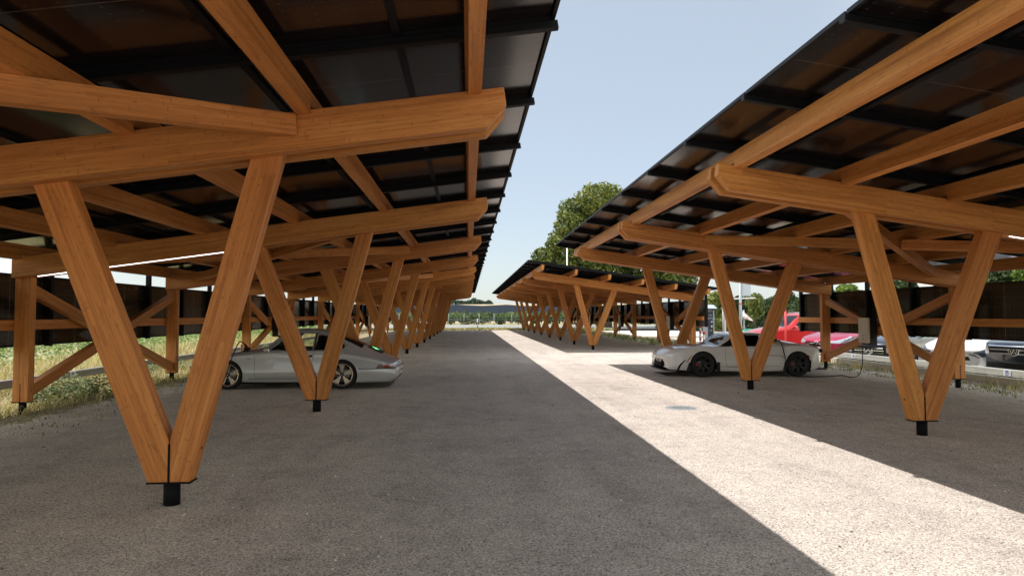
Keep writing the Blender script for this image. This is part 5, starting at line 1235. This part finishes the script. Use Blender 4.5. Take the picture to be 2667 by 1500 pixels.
# ------------------------------------------------------------------ crops, grass, weeds, stones
def blades(b, n, area, hmin, hmax, mat, w=.008, lean=.5, dens=None, tones=(0, 1), tuft=1, spread=.05):
    i0 = b.mi(mat); x0, x1, y0, y1 = area; cnt = 0; tries = 0
    while cnt < n and tries < n * 6:
        tries += 1
        y = y0 + (y1 - y0) * rnd.random() ** 1.35; x = rnd.uniform(x0, x1)
        if dens and rnd.random() > dens(x, y): continue
        t0 = rnd.uniform(*tones)
        for _ in range(tuft):
            xx, yy = x + rnd.gauss(0, spread), y + rnd.gauss(0, spread); h = rnd.uniform(hmin, hmax); a = rnd.uniform(0, 6.28); l = h * lean * rnd.uniform(.2, 1.2)
            dx, dy = math.cos(a), math.sin(a); ww = w * rnd.uniform(.6, 1.5) * (1 + yy * .03)
            px_, py_ = -dy * ww, dx * ww
            v = [b.bm.verts.new((xx + px_, yy + py_, 0)), b.bm.verts.new((xx - px_, yy - py_, 0)), b.bm.verts.new((xx + dx * l * .35 - px_ * .7, yy + dy * l * .35 - py_ * .7, h * .6)), b.bm.verts.new((xx + dx * l * .35 + px_ * .7, yy + dy * l * .35 + py_ * .7, h * .6)), b.bm.verts.new((xx + dx * l, yy + dy * l, h))]
            f1 = b.bm.faces.new((v[0], v[1], v[2], v[3])); f2 = b.bm.faces.new((v[3], v[2], v[4]))
            t = min(1, max(0, t0 + rnd.uniform(-.12, .12)))
            for f in (f1, f2):
                f.material_index = i0
                for lp in f.loops: lp[b.uv].uv = (t, .5)
            cnt += 1
def leaves(b, n, area, zlo, zhi, size, mat, dens=None, zf=None):
    i0 = b.mi(mat); x0, x1, y0, y1 = area; cnt = 0; tries = 0
    while cnt < n and tries < n * 8:
        tries += 1
        y = y0 + (y1 - y0) * rnd.random() ** 1.4; x = rnd.uniform(x0, x1)
        d = dens(x, y) if dens else 1
        if rnd.random() > d: continue
        z = (zlo + (zhi - zlo) * rnd.random()) * (d ** .5 if dens else 1) + (zf(x, y) if zf else 0)
        nn = Vector((rnd.gauss(0, .6), rnd.gauss(0, .6), 1)).normalized(); a = (Matrix.Rotation(rnd.uniform(0, 6.28), 3, nn) @ nn.orthogonal().normalized()); c_ = nn.cross(a); s_ = size * rnd.uniform(.6, 1.4) * (1 + max(0, y - 20) * .02)
        p = Vector((x, y, z)); f = b.bm.faces.new([b.bm.verts.new(p + a * s_ * .55), b.bm.verts.new(p + c_ * s_ * .36), b.bm.verts.new(p - a * s_ * .5), b.bm.verts.new(p - c_ * s_ * .36)])
        f.material_index = i0; t = min(1, max(0, rnd.random() * .7 + .15 + .4 * mnoise.noise(Vector((x * .6, y * .6, 0)))))
        for lp in f.loops: lp[b.uv].uv = (t, .5)
        cnt += 1
def nz(x, y, s=1.0, o=0.0): return mnoise.noise(Vector((x * s + o, y * s, o)))
# left verge between the yard and the grey board
b = B()
edge = lambda x, y: max(0, min(1, (-6.35 - x + .35 * nz(x, y, 1.1)) / .55))
blades(b, 34000, (-8.15, -6.0, 6.5, 40), .04, .17, M['straw'], .0045, 1.3, lambda x, y: edge(x, y) * (.55 + .6 * nz(x, y, .9)), (.2, 1), 6, .05)
leaves(b, 17000, (-8.15, -6.2, 6.5, 36), .01, .24, .038, M['weed'], lambda x, y: edge(x, y) * max(0, min(1, .10 + 1.9 * nz(x, y, 1.2, 5.0))))
blades(b, 5500, (-6.9, -4.6, 6.0, 30), .01, .05, M['weed'], .005, .8, lambda x, y: max(0, min(1, (-x - 4.9 + .8 * nz(x, y, 1.0)) / 2.0)) ** 2 * (.5 + nz(x, y, 2)), (.3, 1), 3, .05)
for _ in range(16):
    cx, cy, cr = rnd.uniform(-7.9, -6.7), 7.5 + 22 * rnd.random() ** 1.5, rnd.uniform(.15, .34)
    leaves(b, 260, (cx - cr, cx + cr, cy - cr, cy + cr), .02, .38, .042, M['weed'], lambda x, y: max(0, 1 - ((x - cx) ** 2 + (y - cy) ** 2) / cr ** 2))
for cx, cy, cr in ((-6.95, 11.6, .55), (-7.3, 12.6, .6), (-6.6, 12.5, .4)): leaves(b, 800, (cx - cr, cx + cr, cy - cr, cy + cr), .02, .42, .045, M['weed'], lambda x, y: max(0, 1 - ((x - cx) ** 2 + (y - cy) ** 2) / cr ** 2))
tag(b.obj('verge_grass', normals=False), 'dry straw and green weeds between the left posts and the grey board', 'grass', kind='stuff')
# stubble and leafy crop beyond the board
b = B()
blades(b, 26000, (-13.5, -8.35, 8, 60), .10, .42, M['straw'], .008, .6, lambda x, y: max(.05, min(1, (13.2 + x) / 3.2 + .8 * nz(x, y, .5))), (.35, 1), 5, .08)
tag(b.obj('straw_stubble', normals=False), 'pale dry stubble growing just beyond the grey board', 'grass', kind='stuff')
b = B()
leaves(b, 46000, (-30, -10.0, 9, 64), .08, .50, .10, M['crop'], lambda x, y: max(0, min(1, (-x - 10.2) / 2.2 + .9 * nz(x, y, .45, 2))))
tag(b.obj('leafy_crop', normals=False), 'green leafy field crop beyond the stubble on the left', 'crop', kind='stuff')
# weeds along the right board and under the right posts
b = B()
blades(b, 2600, (9.6, 11.0, 10.5, 24), .02, .07, M['weed'], .0055, .8, lambda x, y: max(0, min(1, (x - 9.1) / 1.2)) * (.4 + 1.0 * nz(x, y, 1.6)), (.2, 1), 5, .05)
blades(b, 900, (10.4, 11.9, 10.5, 24), .06, .26, M['straw'], .0055, .6, lambda x, y: .15 + 1.3 * nz(x, y, 1.5, 3), (.2, 1), 4, .06)
leaves(b, 1200, (11.25, 11.8, 10.5, 24), .02, .12, .05, M['weed'], lambda x, y: max(0, .4 + 1.4 * nz(x, y, 1.4, 9)))
blades(b, 600, (11.3, 11.75, 12.5, 20), .05, .16, M['crop'], .010, .8, lambda x, y: max(0, .2 + 1.6 * nz(x, y, 1.6, 4)), (.2, 1), 6, .06)
blades(b, 5000, (8.6, 10.8, 25, 64), .03, .20, M['weed'], .007, .8, lambda x, y: max(0, min(1, (x - 8.3) / 1.2)) * (.4 + nz(x, y, 1.2)), (.2, 1), 5, .07)
tag(b.obj('verge_weeds', normals=False), 'dry weeds along the kerb and white board on the right', 'grass', kind='stuff')
# grass at the end of the yard
b = B()
blades(b, 16000, (-30, 14, 63.0, 68.8), .06, .22, M['straw'], .012, .6, lambda x, y: .5 + .8 * nz(x, y, .4), (.15, 1), 5, .15)
leaves(b, 5000, (-30, 14, 63.2, 68.5), .03, .18, .09, M['crop'], lambda x, y: max(0, .3 + 1.3 * nz(x, y, .35, 7)))
tag(b.obj('end_grass', normals=False), 'strip of dry grass closing off the far end of the yard', 'grass', kind='stuff')
# green crop rows beyond the road
b = B(); i0 = b.mi(M['leafdark']); cl = []
for k in range(150):
    x = -80 + k * 1.05 + rnd.uniform(-.3, .3)
    for yy, zz, r in ((98.2, .55, .62), (99.0, 1.10, .62), (104, 1.25, .55)): cl.append((x + rnd.uniform(-.3, .3), yy + rnd.uniform(-.3, .3), zz + rnd.uniform(-.12, .12), r * rnd.uniform(.8, 1.2)))
leaf_cloud(b, [c for c in cl if c[2] < .9], 15000, .30, M['leafdark'], .5); leaf_cloud(b, [c for c in cl if c[2] >= .9], 30000, .26, M['vine'], .5)
tag(b.obj('vine_rows', normals=False), 'dense green crop rows growing beyond the road', 'crop', kind='stuff')
b = B(); leaf_cloud(b, [(-80 + k * 1.3, 112, 1.35 + rnd.uniform(-.15, .15), .7) for k in range(125)], 12000, .35, M['leaf'], .5)
tag(b.obj('back_rows', normals=False), 'second line of green crop rows below the blue netting', 'crop', kind='stuff')
# loose stones
b = B(); i0 = b.mi(M['stone'])
for _ in range(15000):
    y = 2.8 + 13 * rnd.random() ** 2.0; x = rnd.uniform(-.75, .85) * y * 1.1
    if x < -6.3 or x > 10.8 or rnd.random() > .55 + 1.2 * nz(x, y, .9, 11): continue
    s_ = rnd.uniform(.003, .0075) * (1 + .05 * y) * (1.9 if rnd.random() < .04 else 1); tn_ = rnd.random() ** 1.5
    vs = [b.bm.verts.new((x + dx * s_ * rnd.uniform(.6, 1.2), y + dy * s_ * rnd.uniform(.6, 1.2), dz * s_ * rnd.uniform(.7, 1.1))) for dx, dy, dz in ((1, 0, .1), (0, 1, .1), (-1, 0, .1), (0, -1, .1), (.1, .1, .8))]
    for q in ((0, 1, 4), (1, 2, 4), (2, 3, 4), (3, 0, 4)):
        f = b.bm.faces.new([vs[k] for k in q]); f.material_index = i0
        for lp in f.loops: lp[b.uv].uv = (tn_, .5)
tag(b.obj('loose_stones', normals=True), 'small loose stones strewn over the gravel', 'stones', kind='stuff')
